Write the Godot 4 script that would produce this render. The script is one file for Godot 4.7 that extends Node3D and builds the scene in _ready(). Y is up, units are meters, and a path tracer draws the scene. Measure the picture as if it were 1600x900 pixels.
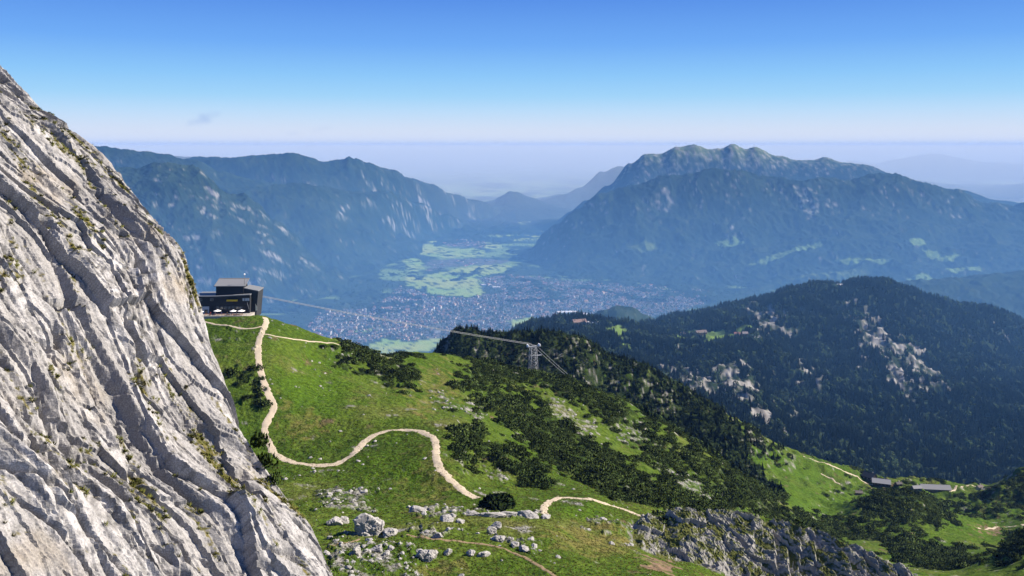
extends Node3D
# A morning view from a limestone flank over an alpine meadow, a cable car station and a town in a hazy valley.
# Lens: F pixels of focal length for a picture 1600 wide; a level camera whose lens is shifted so that eye level lies on row HY.
const F := 1385.0
const CX := 800.0
const HY := 228.0
const EYE := 1300.0     # metres above the valley floor

# A piece of ground lofted between feature lines (foot, bench, crest, far foot), kept as a grid of heights that fans out from the viewpoint.
class Land:
	var px0: float; var px1: float; var nx: int
	var l0: float; var l1: float; var ny: int
	var hgt: PackedFloat32Array
	var zone: PackedByteArray
	var pos: PackedVector3Array
	var nrm: PackedVector3Array
	func _init(lines: Array, a: float, b: float, n: int, d0: float, d1: float, m: int, noises: Array, blur := 0) -> void:
		px0 = a; px1 = b; nx = n; l0 = log(d0); l1 = log(d1); ny = m
		hgt.resize(nx * ny); zone.resize(nx * ny); pos.resize(nx * ny)
		var nl := lines.size()
		for i in nx:
			var px := px0 + (px1 - px0) * i / (nx - 1)
			var kd := PackedFloat64Array(); var kp := PackedFloat64Array()
			for L in lines:
				var v := along(L, px)
				var ld := log(v.x)
				if kd.size() > 0 and ld < kd[kd.size() - 1] + 0.004:
					ld = kd[kd.size() - 1] + 0.004
				kd.append(ld); kp.append(v.y)
			# monotone slopes
			var sl := PackedFloat64Array(); sl.resize(nl)
			for k in nl:
				if k == 0 or k == nl - 1:
					sl[k] = 0.0 if nl < 2 else ((kp[1] - kp[0]) / (kd[1] - kd[0]) if k == 0 else (kp[k] - kp[k - 1]) / (kd[k] - kd[k - 1]))
				else:
					var a1 := (kp[k] - kp[k - 1]) / (kd[k] - kd[k - 1])
					var a2 := (kp[k + 1] - kp[k]) / (kd[k + 1] - kd[k])
					sl[k] = 0.0 if a1 * a2 <= 0.0 else 2.0 * a1 * a2 / (a1 + a2)
			var seg := 0
			for j in ny:
				var l := l0 + (l1 - l0) * j / (ny - 1)
				while seg < nl - 2 and l > kd[seg + 1]:
					seg += 1
				var row: float
				if l <= kd[0]: row = 228.0 + (kp[0] - 228.0) * exp(kd[0] - l)
				elif l >= kd[nl - 1]: row = kp[nl - 1]
				else:
					var w := kd[seg + 1] - kd[seg]
					var t := (l - kd[seg]) / w
					var t2 := t * t; var t3 := t2 * t
					row = (2 * t3 - 3 * t2 + 1) * kp[seg] + (t3 - 2 * t2 + t) * w * sl[seg] + (3 * t2 - 2 * t3) * kp[seg + 1] + (t3 - t2) * w * sl[seg + 1]
				hgt[j * nx + i] = row
		for pass_ in (2 if blur > 0 else 0):
			for j in ny:
				var src := hgt.slice(j * nx, j * nx + nx)
				var acc := 0.0
				for i in range(-blur, blur + 1): acc += src[clampi(i, 0, nx - 1)]
				for i in nx:
					hgt[j * nx + i] = acc / (2 * blur + 1)
					acc += src[mini(i + blur + 1, nx - 1)] - src[maxi(i - blur, 0)]
		for j in ny:
			var d := exp(l0 + (l1 - l0) * j / (ny - 1))
			for i in nx:
				var x := (px0 + (px1 - px0) * i / (nx - 1) - 800.0) / 1385.0 * d
				var y := 1300.0 - (hgt[j * nx + i] - 228.0) / 1385.0 * d
				for s in noises:
					if d > s[3]:
						var k: float = minf(1.0, (d - s[3]) / (s[4] - s[3] + 0.001))
						if d > s[5]: k *= maxf(0.0, 1.0 - (d - s[5]) / (s[5] * 0.3))
						if k > 0.0: y += s[1] * k * s[2].get_noise_2d(x, d)
				hgt[j * nx + i] = y
				pos[j * nx + i] = Vector3(x, y, -d)
		refresh()
	func refresh() -> void:
		nrm.resize(nx * ny)
		for j in ny:
			var ja := maxi(j - 1, 0); var jb := mini(j + 1, ny - 1)
			for i in nx:
				var e := pos[j * nx + mini(i + 1, nx - 1)] - pos[j * nx + maxi(i - 1, 0)]
				var f := pos[jb * nx + i] - pos[ja * nx + i]
				nrm[j * nx + i] = e.cross(f).normalized()
	static func along(L: Array, px: float) -> Vector2:
		var n := L.size()
		if px <= L[0][0]: return Vector2(L[0][1], L[0][2])
		if px >= L[n - 1][0]: return Vector2(L[n - 1][1], L[n - 1][2])
		var k := 0
		while px > L[k + 1][0]: k += 1
		var w: float = L[k + 1][0] - L[k][0]
		var t: float = (px - L[k][0]) / w
		var out := Vector2()
		for c in 2:
			var s1: float = (L[k + 1][c + 1] - L[k][c + 1]) / w
			var s0: float = (L[k][c + 1] - L[k - 1][c + 1]) / (L[k][0] - L[k - 1][0]) if k > 0 else s1
			var s2: float = (L[k + 2][c + 1] - L[k + 1][c + 1]) / (L[k + 2][0] - L[k + 1][0]) if k < n - 2 else s1
			var m0: float = 0.0 if s0 * s1 <= 0 else 2.0 * s0 * s1 / (s0 + s1)
			var m1: float = 0.0 if s2 * s1 <= 0 else 2.0 * s2 * s1 / (s2 + s1)
			var t2 := t * t; var t3 := t2 * t
			out[c] = (2 * t3 - 3 * t2 + 1) * L[k][c + 1] + (t3 - 2 * t2 + t) * w * m0 + (3 * t2 - 2 * t3) * L[k + 1][c + 1] + (t3 - t2) * w * m1
		return out
	func cell(x: float, z: float) -> Vector2:
		return Vector2((800.0 + 1385.0 * x / -z - px0) / (px1 - px0) * (nx - 1), (log(-z) - l0) / (l1 - l0) * (ny - 1))
	func y_at(x: float, z: float) -> float:
		var c := cell(x, z)
		var i := clampi(int(c.x), 0, nx - 2); var j := clampi(int(c.y), 0, ny - 2)
		var u := clampf(c.x - i, 0, 1); var v := clampf(c.y - j, 0, 1)
		var o := j * nx + i
		return (hgt[o] * (1 - u) + hgt[o + 1] * u) * (1 - v) + (hgt[o + nx] * (1 - u) + hgt[o + nx + 1] * u) * v
	func n_at(x: float, z: float) -> Vector3:
		var c := cell(x, z)
		return nrm[clampi(int(c.y + .5), 0, ny - 1) * nx + clampi(int(c.x + .5), 0, nx - 1)]
	func zone_at(x: float, z: float) -> int:
		var c := cell(x, z)
		return zone[clampi(int(c.y + .5), 0, ny - 1) * nx + clampi(int(c.x + .5), 0, nx - 1)]
	func on(x: float, z: float) -> Vector3: return Vector3(x, y_at(x, z), z)
	# the first ground met along the line of sight through (px, py)
	func hit(px: float, py: float) -> Vector3:
		var fi := (px - px0) / (px1 - px0) * (nx - 1)
		var i := clampi(int(fi), 0, nx - 2); var u := clampf(fi - i, 0, 1)
		var was := 0.0
		for j in ny:
			var d := exp(l0 + (l1 - l0) * j / (ny - 1))
			var y := hgt[j * nx + i] * (1 - u) + hgt[j * nx + i + 1] * u
			var gap := (1300.0 - (py - 228.0) / 1385.0 * d) - y
			if gap <= 0.0 and j > 0:
				var t := was / (was - gap) if was > 0.0 else 1.0
				d = exp(l0 + (l1 - l0) * (j - 1 + t) / (ny - 1))
				var x := (px - 800.0) / 1385.0 * d
				return Vector3(x, y_at(x, -d), -d)
			was = gap
		var dd := exp(l1)
		return Vector3((px - 800.0) / 1385.0 * dd, 0, -dd)
	# marks the ground inside an outline (walked on the ground) as a zone
	func mark(outline: Array, id: int, fray: FastNoiseLite = null, much := 0.0) -> void:
		var poly := PackedVector2Array()
		for p in outline:
			var w := hit(p[0], p[1]); poly.append(cell(w.x, w.z))
		var lo := poly[0]; var hi := poly[0]
		for p in poly: lo = lo.min(p); hi = hi.max(p)
		for j in range(maxi(0, int(lo.y - much)), mini(ny, int(hi.y + much) + 2)):
			for i in range(maxi(0, int(lo.x - much)), mini(nx, int(hi.x + much) + 2)):
				var q := Vector2(i, j)
				if fray:
					var p := pos[j * nx + i]
					q += Vector2(fray.get_noise_2d(p.x, p.z), fray.get_noise_2d(p.z + 500.0, p.x)) * much * 2.0
				if Geometry2D.is_point_in_polygon(q, poly): zone[j * nx + i] = id
	func mesh(paint: Callable) -> ArrayMesh:
		var col := PackedColorArray(); col.resize(nx * ny)
		for k in nx * ny: col[k] = paint.call(pos[k], nrm[k], zone[k])
		var idx := PackedInt32Array(); idx.resize((nx - 1) * (ny - 1) * 6)
		var q := 0
		for j in ny - 1:
			for i in nx - 1:
				var o := j * nx + i
				idx[q] = o; idx[q + 1] = o + nx; idx[q + 2] = o + 1
				idx[q + 3] = o + 1; idx[q + 4] = o + nx; idx[q + 5] = o + nx + 1
				q += 6
		var arr := []; arr.resize(Mesh.ARRAY_MAX)
		arr[Mesh.ARRAY_VERTEX] = pos; arr[Mesh.ARRAY_NORMAL] = nrm; arr[Mesh.ARRAY_COLOR] = col; arr[Mesh.ARRAY_INDEX] = idx
		var m := ArrayMesh.new(); m.add_surface_from_arrays(Mesh.PRIMITIVE_TRIANGLES, arr)
		return m

var rng := RandomNumberGenerator.new()
var taken := {}
var near: Land
var mid: Land

func numbered(called: String) -> String:
	var n: int = taken.get(called, 0)
	taken[called] = n + 1
	return called if n == 0 else "%s_%03d" % [called, n]
func noise(period: float, seed_: int, ridged := false, octaves := 4) -> FastNoiseLite:
	var n := FastNoiseLite.new()
	n.noise_type = FastNoiseLite.TYPE_SIMPLEX_SMOOTH; n.seed = seed_; n.frequency = 1.0 / period
	n.fractal_type = FastNoiseLite.FRACTAL_RIDGED if ridged else FastNoiseLite.FRACTAL_FBM
	n.fractal_octaves = octaves
	return n
func srgb(c: Color) -> Color: return c.linear_to_srgb()
func mat(c: Color, rough := 0.9, spec := 0.3, vertex := false) -> StandardMaterial3D:
	var m := StandardMaterial3D.new()
	m.albedo_color = srgb(c); m.roughness = rough; m.metallic_specular = spec; m.vertex_color_use_as_albedo = vertex
	return m
func tag(o: Node, label: String, category: String, group := "", kind := "") -> Node:
	o.set_meta("label", label); o.set_meta("category", category)
	if group: o.set_meta("group", group)
	if kind: o.set_meta("kind", kind)
	return o
func structure(called: String, mesh: Mesh, m: Material, label: String) -> MeshInstance3D:
	var o := MeshInstance3D.new(); o.name = numbered(called); o.mesh = mesh; o.material_override = m
	add_child(o); o.set_meta("kind", "structure"); o.set_meta("label", label); o.set_meta("category", "terrain")
	return o
func P(px: float, py: float, d: float) -> Vector3:
	return Vector3((px - CX) / F * d, EYE - (py - HY) / F * d, -d)
# a foot line: where the mountain meets the valley floor
func foot(a: Array, below := 25.0) -> Array:
	var out := []
	for p in a: out.append([p[0], p[1], HY + (EYE + below) * F / p[1]])
	return out
func flat(d: float, a: Array) -> Array:
	var out := []
	for p in a: out.append([p[0], d, p[1]])
	return out
func sky_image() -> Image:
	# clear summer air: white at the skyline, quickly deep blue above, and a wisp of cloud
	var w := 2048; var h := 1024
	var im := Image.create(w, h, false, Image.FORMAT_RGBF)
	var g := [[-90.0, Color(.30, .36, .44)], [-2.0, Color(.62, .70, .82)], [0.0, Color(.82, .84, .91)], [1.0, Color(.72, .79, .91)], [2.2, Color(.53, .74, .95)], [3.2, Color(.37, .67, .95)], [4.5, Color(.27, .58, .95)], [6.5, Color(.165, .42, .92)], [9.5, Color(.098, .28, .80)], [18.0, Color(.06, .19, .62)], [40.0, Color(.04, .125, .45)], [90.0, Color(.03, .09, .36)]]
	var cn := noise(1.6, 5, false, 4)
	for j in h:
		var el := 90.0 - (j + 0.5) / h * 180.0
		var k := 0
		while k < g.size() - 2 and el > g[k + 1][0]: k += 1
		var t: float = clampf((el - g[k][0]) / (g[k + 1][0] - g[k][0]), 0, 1)
		var c: Color = g[k][1].lerp(g[k + 1][1], t)
		for i in w:
			im.set_pixel(i, j, Color(c.r / 2.35, c.g / 2.35, c.b / 2.35))
	for c in [[-19.25, 1.60, 1.05, .34, -22.0, .52], [-12.3, 1.02, .7, .14, -8.0, .22], [-13.9, .8, .5, .12, 0.0, .16]]:
		# azimuth, elevation, half length, half height, tilt, strength
		for j in range(int((90.0 - c[1] - 2.0) / 180.0 * h), int((90.0 - c[1] + 2.0) / 180.0 * h)):
			for ii in range(int((c[0] - 2.0) / 360.0 * w), int((c[0] + 2.0) / 360.0 * w)):
				var i := posmod(ii, w)
				var e := Vector2((ii + .5) / w * 360.0 - c[0], 90.0 - (j + .5) / h * 180.0 - c[1]).rotated(deg_to_rad(c[4]))
				var k: float = 1.0 - Vector2(e.x / c[2], e.y / c[3]).length() + cn.get_noise_2d(i * .35, j * .35) * .8
				if k > 0.0: im.set_pixel(i, j, im.get_pixel(i, j).lerp(Color(.15, .21, .34), minf(1.0, k * 1.5) * c[5]))
	return im

func setting() -> void:
	var cam := Camera3D.new(); cam.name = "camera"
	add_child(cam)
	cam.position = Vector3(0, EYE, 0)
	cam.set_frustum(0.2 * 900.0 / F, Vector2(0, -0.2 * (450.0 - HY) / F), 0.2, 250000.0)
	cam.current = true
	var env := Environment.new()
	env.background_mode = Environment.BG_SKY
	var sm := PanoramaSkyMaterial.new()
	sm.panorama = ImageTexture.create_from_image(sky_image())
	env.sky = Sky.new(); env.sky.sky_material = sm
	env.tonemap_mode = Environment.TONE_MAPPER_LINEAR
	env.tonemap_exposure = 2.35
	env.fog_enabled = true
	env.fog_density = 0.000025
	env.fog_light_color = Color(.45, .69, 1.0)
	env.sdfgi_enabled = true; env.ssao_enabled = true; env.ssil_enabled = true
	env.volumetric_fog_enabled = true; env.volumetric_fog_density = 0.0
	var we := WorldEnvironment.new(); we.name = "world_environment"; we.environment = env
	add_child(we)
	# milky summer mist over the far plain, thinning upwards, and the blue haze that fills the valley
	var layers: Array = []
	for top in [1308.0, 1326.0, 1344.0, 1362.0, 1380.0, 1400.0]: layers.append([top, -12500.0 - top, -150000.0 + top * 3.0, .0000105, Color(.95, .97, .96)])
	for top in [200.0, 350.0, 500.0, 650.0, 800.0, 950.0, 1100.0, 1230.0]: layers.append([top, -1400.0 - top * .5, -12400.0 + top, .0000076, Color(.52, .76, 1.0)])
	for top in [985.0, 1130.0]: layers.append([top, -1150.0 - top * .1, -3350.0 + top * .1, .000034, Color(.50, .74, 1.0)])
	for s in layers:
		var mist := FogVolume.new(); mist.name = numbered("plain_mist" if s[0] > 1300.0 else "valley_haze"); mist.shape = RenderingServer.FOG_VOLUME_SHAPE_BOX
		mist.size = Vector3(300000 + s[0] * 2.0, s[0] + 20.0, s[1] - s[2]); mist.position = Vector3(0, (s[0] - 20.0) / 2.0, (s[1] + s[2]) / 2.0)
		var fm := FogMaterial.new(); fm.density = s[3]; fm.albedo = s[4]; mist.material = fm
		add_child(mist); mist.set_meta("kind", "stuff"); mist.set_meta("category", "haze")
		mist.set_meta("label", "milky haze layer lying over the far plain" if s[0] > 1300.0 else ("blue haze layer filling the ravine before the forest mountain" if s[2] > -5000.0 else "blue haze layer filling the valley around the town"))
	var sun := DirectionalLight3D.new(); sun.name = "sun"
	add_child(sun)
	sun.look_at_from_position(Vector3.ZERO, -Vector3(0.79, 0.58, -0.13), Vector3.UP)
	sun.light_energy = 1.6; sun.light_color = Color(1.0, .96, .90); sun.light_angular_distance = 0.5; sun.shadow_enabled = true

func near_lines() -> Array:
	return [
		[[-300,100,1000],[300,100,1050],[700,105,1150],[1100,110,1150],[1400,120,1150],[1900,120,1150]],
		[[-300,190,850],[300,195,880],[520,200,895],[700,205,895],[850,205,892],[1000,215,890],[1200,225,960],[1450,230,1000],[1900,240,1010]],
		[[-300,250,790],[300,255,800],[550,258,805],[700,250,812],[850,250,825],[950,258,845],[1060,268,872],[1200,270,905],[1330,255,945],[1450,250,990],[1900,260,1010]],
		[[-300,300,740],[300,300,755],[520,300,765],[650,296,768],[745,285,779],[850,280,797],[940,285,806],[1000,288,812],[1060,290,797],[1140,288,801],[1200,286,812],[1260,280,826],[1330,270,854],[1400,262,882],[1450,258,912],[1600,260,960],[1900,265,990]],
		[[-300,350,710],[300,345,715],[440,345,716],[520,335,728],[600,335,715],[690,318,722],[760,315,755],[850,312,772],[900,305,780],[1000,310,800],[1060,318,815],[1140,325,832],[1200,330,850],[1300,330,875],[1400,330,895],[1600,350,930],[1900,360,940]],
		[[-300,420,620],[300,410,610],[410,400,625],[520,400,640],[620,385,655],[700,385,660],[780,380,690],[850,390,715],[920,390,740],[1000,380,770],[1080,380,800],[1160,400,830],[1240,430,860],[1320,480,872],[1400,500,888],[1480,480,892],[1560,480,868],[1600,470,832],[1700,460,790],[1900,450,760]],
		[[-300,470,570],[300,470,535],[410,460,535],[520,460,575],[620,470,590],[700,490,600],[780,500,625],[850,500,650],[920,490,680],[1000,480,715],[1080,480,755],[1160,500,795],[1240,580,822],[1320,680,845],[1400,680,845],[1480,660,865],[1600,640,862],[1900,640,820]],
		[[-300,540,520],[300,525,492],[360,522,491],[410,512,490],[440,510,504],[500,512,525],[560,525,541],[600,530,554],[640,560,550],[690,600,549],[720,605,559],[790,640,574],[830,650,582],[900,640,597],[960,620,620],[1030,600,656],[1100,590,700],[1160,600,745],[1220,680,783],[1300,800,808],[1350,820,785],[1400,830,768],[1440,830,775],[1480,820,808],[1560,820,826],[1600,820,815],[1900,840,790]],
		[[-300,640,640],[300,640,640],[410,620,640],[500,620,640],[600,640,640],[690,720,640],[790,760,660],[900,760,680],[1000,740,715],[1100,720,750],[1160,740,772],[1220,800,772],[1300,900,788],[1400,920,790],[1500,940,812],[1600,940,805],[1900,940,780]],
		[[-300,900,760],[410,900,760],[500,900,760],[600,950,720],[690,980,640],[780,1000,625],[870,1000,640],[950,980,662],[1030,960,690],[1100,940,715],[1160,930,735],[1220,950,747],[1300,980,765],[1340,1000,772],[1400,1010,770],[1480,1020,784],[1520,1030,786],[1560,1040,762],[1600,1060,736],[1700,1060,690],[1900,1060,650]],
		[[-300,1100,800],[410,1100,800],[560,1100,720],[650,1100,600],[690,1090,540],[705,1090,522],[725,1090,517],[750,1090,525],[775,1090,532],[800,1100,528],[840,1110,522],[880,1110,525],[905,1110,535],[930,1110,548],[960,1100,562],[1000,1090,577],[1050,1070,602],[1100,1050,630],[1150,1030,660],[1200,1030,695],[1250,1060,718],[1300,1080,730],[1340,1090,742],[1400,1110,753],[1470,1130,755],[1540,1150,768],[1580,1160,775],[1650,1200,760],[1900,1200,700]],
		[[-300,1400,900],[410,1400,900],[600,1400,850],[700,1350,700],[800,1350,650],[900,1350,640],[1000,1350,660],[1100,1330,700],[1200,1300,750],[1300,1300,790],[1400,1320,820],[1500,1350,830],[1600,1400,830],[1900,1400,800]],
		[[-300,1800,950],[600,1800,900],[700,1700,720],[800,1700,610],[900,1700,595],[1000,1650,612],[1100,1620,642],[1180,1600,665],[1300,1600,710],[1400,1600,735],[1500,1600,748],[1600,1600,752],[1900,1600,740]],
		[[-300,2100,900],[600,2100,860],[750,2050,620],[850,2000,542],[950,1980,548],[1050,1950,568],[1150,1900,592],[1250,1950,612],[1350,2000,612],[1450,2000,622],[1600,2000,640],[1900,2000,650]],
		[[-300,2500,900],[600,2400,800],[720,2350,629],[790,2300,539],[830,2280,516],[870,2250,509],[930,2250,511],[960,2250,519],[1000,2300,526],[1060,2300,525],[1110,2280,525],[1180,2280,527],[1250,2350,519],[1320,2450,509],[1400,2500,509],[1500,2500,539],[1600,2500,569],[1900,2500,589]],
		[[-300,2900,850],[600,2800,800],[750,2700,659],[830,2600,569],[900,2600,539],[1000,2700,516],[1060,2800,502],[1100,2850,494],[1150,2850,480],[1200,2850,472],[1235,2850,458],[1280,2850,445],[1310,2850,449],[1340,2850,444],[1385,2850,443],[1420,2850,457],[1460,2850,473],[1500,2850,483],[1540,2850,486],[1580,2850,500],[1620,2850,517],[1900,2850,569]],
		[[-300,3400,760],[600,3400,720],[1000,3400,620],[1400,3400,600],[1900,3400,640]],
		[[-300,4700,640],[1900,4700,640]],
	]
var pn_a: FastNoiseLite; var pn_b: FastNoiseLite; var pn_c: FastNoiseLite; var pn_d: FastNoiseLite

func mixc(a: Color, b: Color, t: float) -> Color: return a.lerp(b, clampf(t, 0, 1))

# far slopes: dark spruce forest, pale limestone where it is steep and broken, alp meadows where marked
func paint_far(p: Vector3, n: Vector3, z: int) -> Color:
	var a := pn_a.get_noise_2d(p.x, p.z); var b := pn_b.get_noise_2d(p.x + p.y, p.z - p.y)
	var c := mixc(Color(.010, .019, .011), Color(.024, .037, .018), .5 + a * .8 + b * .8)
	if z == 1: c = mixc(Color(.13, .19, .06), c, b * 2.5 - .2)
	elif z == 2: c = mixc(c, Color(.22, .21, .19), .08 + b * 1.6)
	elif z == 3: c = mixc(Color(.075, .105, .035), c, b * 2.2 - .1)
	else:
		var steep := clampf((0.80 - n.y) * 6.0, 0, 1)
		if b + a * .5 > .30: c = mixc(c, Color(.20, .19, .175), steep * (b + a * .5 - .30) * 4.0)
	return c
func paint_high(p: Vector3, n: Vector3, z: int) -> Color:   # mountains whose tops rise above the forest
	var c := paint_far(p, n, z)
	var b := pn_b.get_noise_2d(p.x, p.z)
	if z == 0: c = mixc(c, mixc(Color(.10, .13, .05), Color(.24, .22, .19), b * 2.0), clampf((p.y - 950.0) / 250.0 + b, 0, 1) * .8)
	return c

func mountain(called: String, label: String, lines: Array, a: float, b: float, step: float, d0: float, d1: float, ny: int, amp: float, seed_: int, paint: Callable, zones := []) -> Land:
	var nx := int((b - a) / step) + 1
	var scale := d0 / 8000.0
	var l := Land.new(lines, a, b, nx, d0, d1, ny, [
		[0, amp * .8, noise(900.0 * scale, seed_, true, 4), 0.0, 1.0, 1e9],
		[0, amp * .25, noise(170.0 * scale, seed_ + 1, true, 3), 0.0, 1.0, 1e9],
		[0, 9.0 * scale, noise(26.0 * scale, seed_ + 2, false, 2), 0.0, 1.0, 1e9]])
	for zn in zones: l.mark(zn[1], zn[0])
	structure(called, l.mesh(paint), far_mat, label)
	return l

var far_mat: StandardMaterial3D
func far_country() -> void:
	far_mat = mat(Color.WHITE, 1.0, .1, true)
	pn_a = noise(420.0, 31, false, 3); pn_b = noise(110.0, 32, false, 4); pn_c = noise(2600.0, 33, false, 4); pn_d = noise(700.0, 34, false, 4)
	mountain("cliff_mountain", "dark wooded mountain with pale limestone cliffs behind the station", [
		foot([[60,7000],[200,7000],[400,7200],[480,7600],[560,7850],[660,8000]]),
		[[60,7600,350],[250,7600,345],[330,7700,355],[400,7800,380],[460,7900,412],[520,8050,438],[560,8080,458],[600,8100,475],[660,8150,500]],
		flat(8400, [[60,262],[190,263],[215,266],[240,260],[265,256],[300,266],[330,281],[345,296],[385,311],[400,320],[430,348],[460,373],[480,398],[520,425],[550,442],[600,462],[660,490]]),
		foot([[60,9400],[660,9000]])], 60, 660, 1.9, 6900, 9400, 150, 70, 101, paint_far)
	mountain("forest_spur", "long wooded spur running down to the green valley fields", [
		foot([[200,8600],[500,8700],[580,8900],[615,9700],[640,10900],[680,12300],[735,13900],[790,15200]]),
		[[200,9600,350],[400,9700,350],[500,9800,355],[560,10200,365],[610,10700,376],[645,11700,374],[690,12950,363],[735,14400,354],[790,15600,346]],
		[[200,10500,305],[400,10500,298],[440,10600,293],[480,10800,291],[530,11200,299],[600,11800,303],[650,12600,318],[700,13700,339],[735,14800,350],[790,15900,343]],
		foot([[200,12500],[600,13200],[735,15500],[790,16300]])], 200, 790, 2.2, 8500, 16300, 130, 60, 111, paint_far)
	mountain("wooded_ridge", "dark blue wooded ridge dropping from the rock face behind the spur", [
		foot([[0,9800],[400,9800],[660,9900]]), flat(10500, [[0,300],[300,310],[450,340],[560,370],[660,400]]),
		flat(11200, [[0,222],[160,232],[180,236],[215,240],[250,243],[300,252],[345,268],[400,285],[450,297],[500,320],[560,345],[620,370],[660,386]]),
		foot([[0,12600],[660,12200]])], 0, 660, 2.4, 9700, 12600, 90, 60, 121, paint_far)
	mountain("broad_mountain", "broad blue mountain with a small rocky knob on its long crest", [
		foot([[200,11800],[600,12000],[650,12800],[700,14300],[750,15600],[830,16800]]),
		[[200,12600,300],[450,12700,300],[560,12900,305],[640,13600,325],[700,14800,335],[760,16000,336],[830,16900,334]],
		[[200,13500,256],[280,13500,253],[310,13500,250],[360,13500,247],[395,13500,246],[430,13500,246],[455,13500,242],[480,13600,246],[505,13700,252],[535,13900,251],[545,13900,248],[555,13900,252],[575,14000,257],[615,14300,269],[640,14500,283],[675,15000,291],[700,15400,304],[745,16000,316],[775,16500,324],[830,17000,333]],
		foot([[200,15500],[830,17600]])], 200, 830, 2.4, 11700, 17600, 90, 70, 131, paint_far)
	mountain("distant_peak", "small pale peak showing just above the wooded ridge", [
		foot([[120,17500],[420,17500]]), flat(19000, [[120,246],[200,245],[225,239],[240,240],[262,244],[330,250],[420,252]]), foot([[120,21000],[420,21000]])], 120, 420, 4.0, 17400, 21000, 40, 50, 141, paint_far)
	mountain("valley_hill", "small pointed hill rising from the middle of the far valley", [
		foot([[690,16600],[800,15800],[920,16600]]), flat(16900, [[690,333],[740,326],[800,320],[860,324],[920,333]]),
		flat(17600, [[690,331],[740,323],[770,315],[785,307],[797,300],[806,301],[830,309],[860,318],[885,327],[920,332]]), foot([[690,18400],[920,18400]])], 690, 920, 2.2, 15700, 18400, 70, 35, 151, paint_far)
	mountain("far_buttress", "hazy blue mountain flank behind the steep left shoulder of the massif", [
		foot([[830,18000],[1150,18000]]), flat(19000, [[830,322],[900,305],[965,285],[1150,290]]),
		flat(20000, [[830,319],[880,306],[905,294],[940,272],[965,261],[985,263],[1010,268],[1150,285]]), foot([[830,22000],[1150,22000]])], 830, 1150, 3.0, 17900, 22000, 60, 70, 161, paint_far)
	mountain("summit_massif", "high blue massif with bare green summits above the forest", [
		foot([[830,14300],[870,13200],[920,12300],[1100,12000],[1900,12000]]),
		[[830,14600,352],[870,13900,347],[920,13000,330],[1000,12800,300],[1200,12800,300],[1500,12800,320],[1900,12800,350]],
		[[830,14800,351],[870,14400,345],[890,14200,333],[915,14000,316],[950,13800,291],[985,13500,257],[1010,13500,241],[1030,13500,242],[1060,13500,231],[1085,13500,227],[1110,13500,235],[1125,13500,234],[1145,13500,225],[1165,13500,235],[1180,13500,232],[1215,13500,245],[1240,13500,251],[1270,13500,250],[1290,13500,246],[1320,13500,255],[1350,13500,259],[1400,13500,275],[1450,13500,290],[1500,13500,298],[1560,13500,315],[1650,13500,330],[1900,13500,330]],
		foot([[830,16000],[1900,16000]])], 830, 1750, 2.2, 11900, 16000, 130, 34, 171, paint_high)
	mountain("wooded_massif", "long wooded blue mountain across the valley with clearings low on its flank", [
		foot([[790,10450],[830,9700],[860,9000],[900,8600],[1000,8400],[1100,8200],[1200,8000],[1300,7800],[1400,7500],[1600,7500],[1900,7500]]),
		[[790,10500,401],[830,9900,408],[900,9100,415],[1000,9000,408],[1100,8900,406],[1200,8700,408],[1300,8600,402],[1400,8500,400],[1500,8500,402],[1600,8500,395],[1900,8500,380]],
		[[790,10550,400],[830,10100,402],[870,9800,385],[900,9700,368],[1000,9600,348],[1100,9600,342],[1200,9500,347],[1300,9500,340],[1400,9500,340],[1500,9500,352],[1600,9500,357],[1900,9500,340]],
		[[790,10600,400],[830,10350,394],[850,10250,370],[870,10200,351],[900,10200,328],[940,10200,307],[990,10200,291],[1050,10200,277],[1110,10200,268],[1150,10200,271],[1200,10200,281],[1250,10200,284],[1290,10200,281],[1330,10200,286],[1360,10200,277],[1400,10200,276],[1440,10200,286],[1490,10200,301],[1540,10200,321],[1580,10200,327],[1610,10200,316],[1700,10200,300],[1900,10200,300]],
		foot([[790,11000],[1900,12000]])], 790, 1750, 2.0, 7400, 12000, 170, 70, 181, paint_far, [
			[1, [[1165,414],[1195,402],[1240,388],[1283,376],[1285,384],[1262,390],[1235,395],[1215,404],[1190,412]]],
			[1, [[1302,408],[1340,403],[1405,407],[1380,413],[1330,413]]], [1, [[1115,380],[1150,372],[1165,380],[1140,386]]],
			[1, [[1420,372],[1445,376],[1450,384],[1428,383]]], [1, [[1440,390],[1465,393],[1470,402],[1500,398],[1490,408],[1455,406]]],
			[1, [[1416,436],[1450,428],[1460,436],[1440,442]]], [1, [[1475,420],[1530,416],[1535,424],[1490,426]]], [3, [[1230,435],[1300,425],[1360,428],[1330,438]]], [3, [[980,385],[1020,380],[1030,388],[1000,395]]],
			[2, [[1240,300],[1275,290],[1280,330],[1262,345]]]])
	mountain("right_foothill", "hazy wooded hill beyond the right flank of the forest mountain", [
		foot([[1200,5000],[1900,5000]]), flat(5600, [[1200,560],[1350,500],[1450,475],[1600,465],[1900,455]]),
		flat(6200, [[1200,515],[1350,462],[1420,443],[1480,438],[1540,433],[1600,428],[1900,415]]), foot([[1200,7200],[1900,7200]])], 1200, 1900, 2.6, 4900, 7200, 80, 45, 191, paint_far)
	mountain("far_range", "pale distant range with a flat double summit", [
		foot([[1150,34000],[1900,34000]]), flat(38000, [[1150,272],[1250,264],[1300,258],[1335,252],[1370,256],[1400,250],[1430,245],[1460,241],[1500,248],[1540,255],[1600,257],[1700,250],[1900,252]]), foot([[1150,44000],[1900,44000]])], 1150, 1900, 4.0, 33500, 44000, 40, 60, 201, paint_far)
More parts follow.
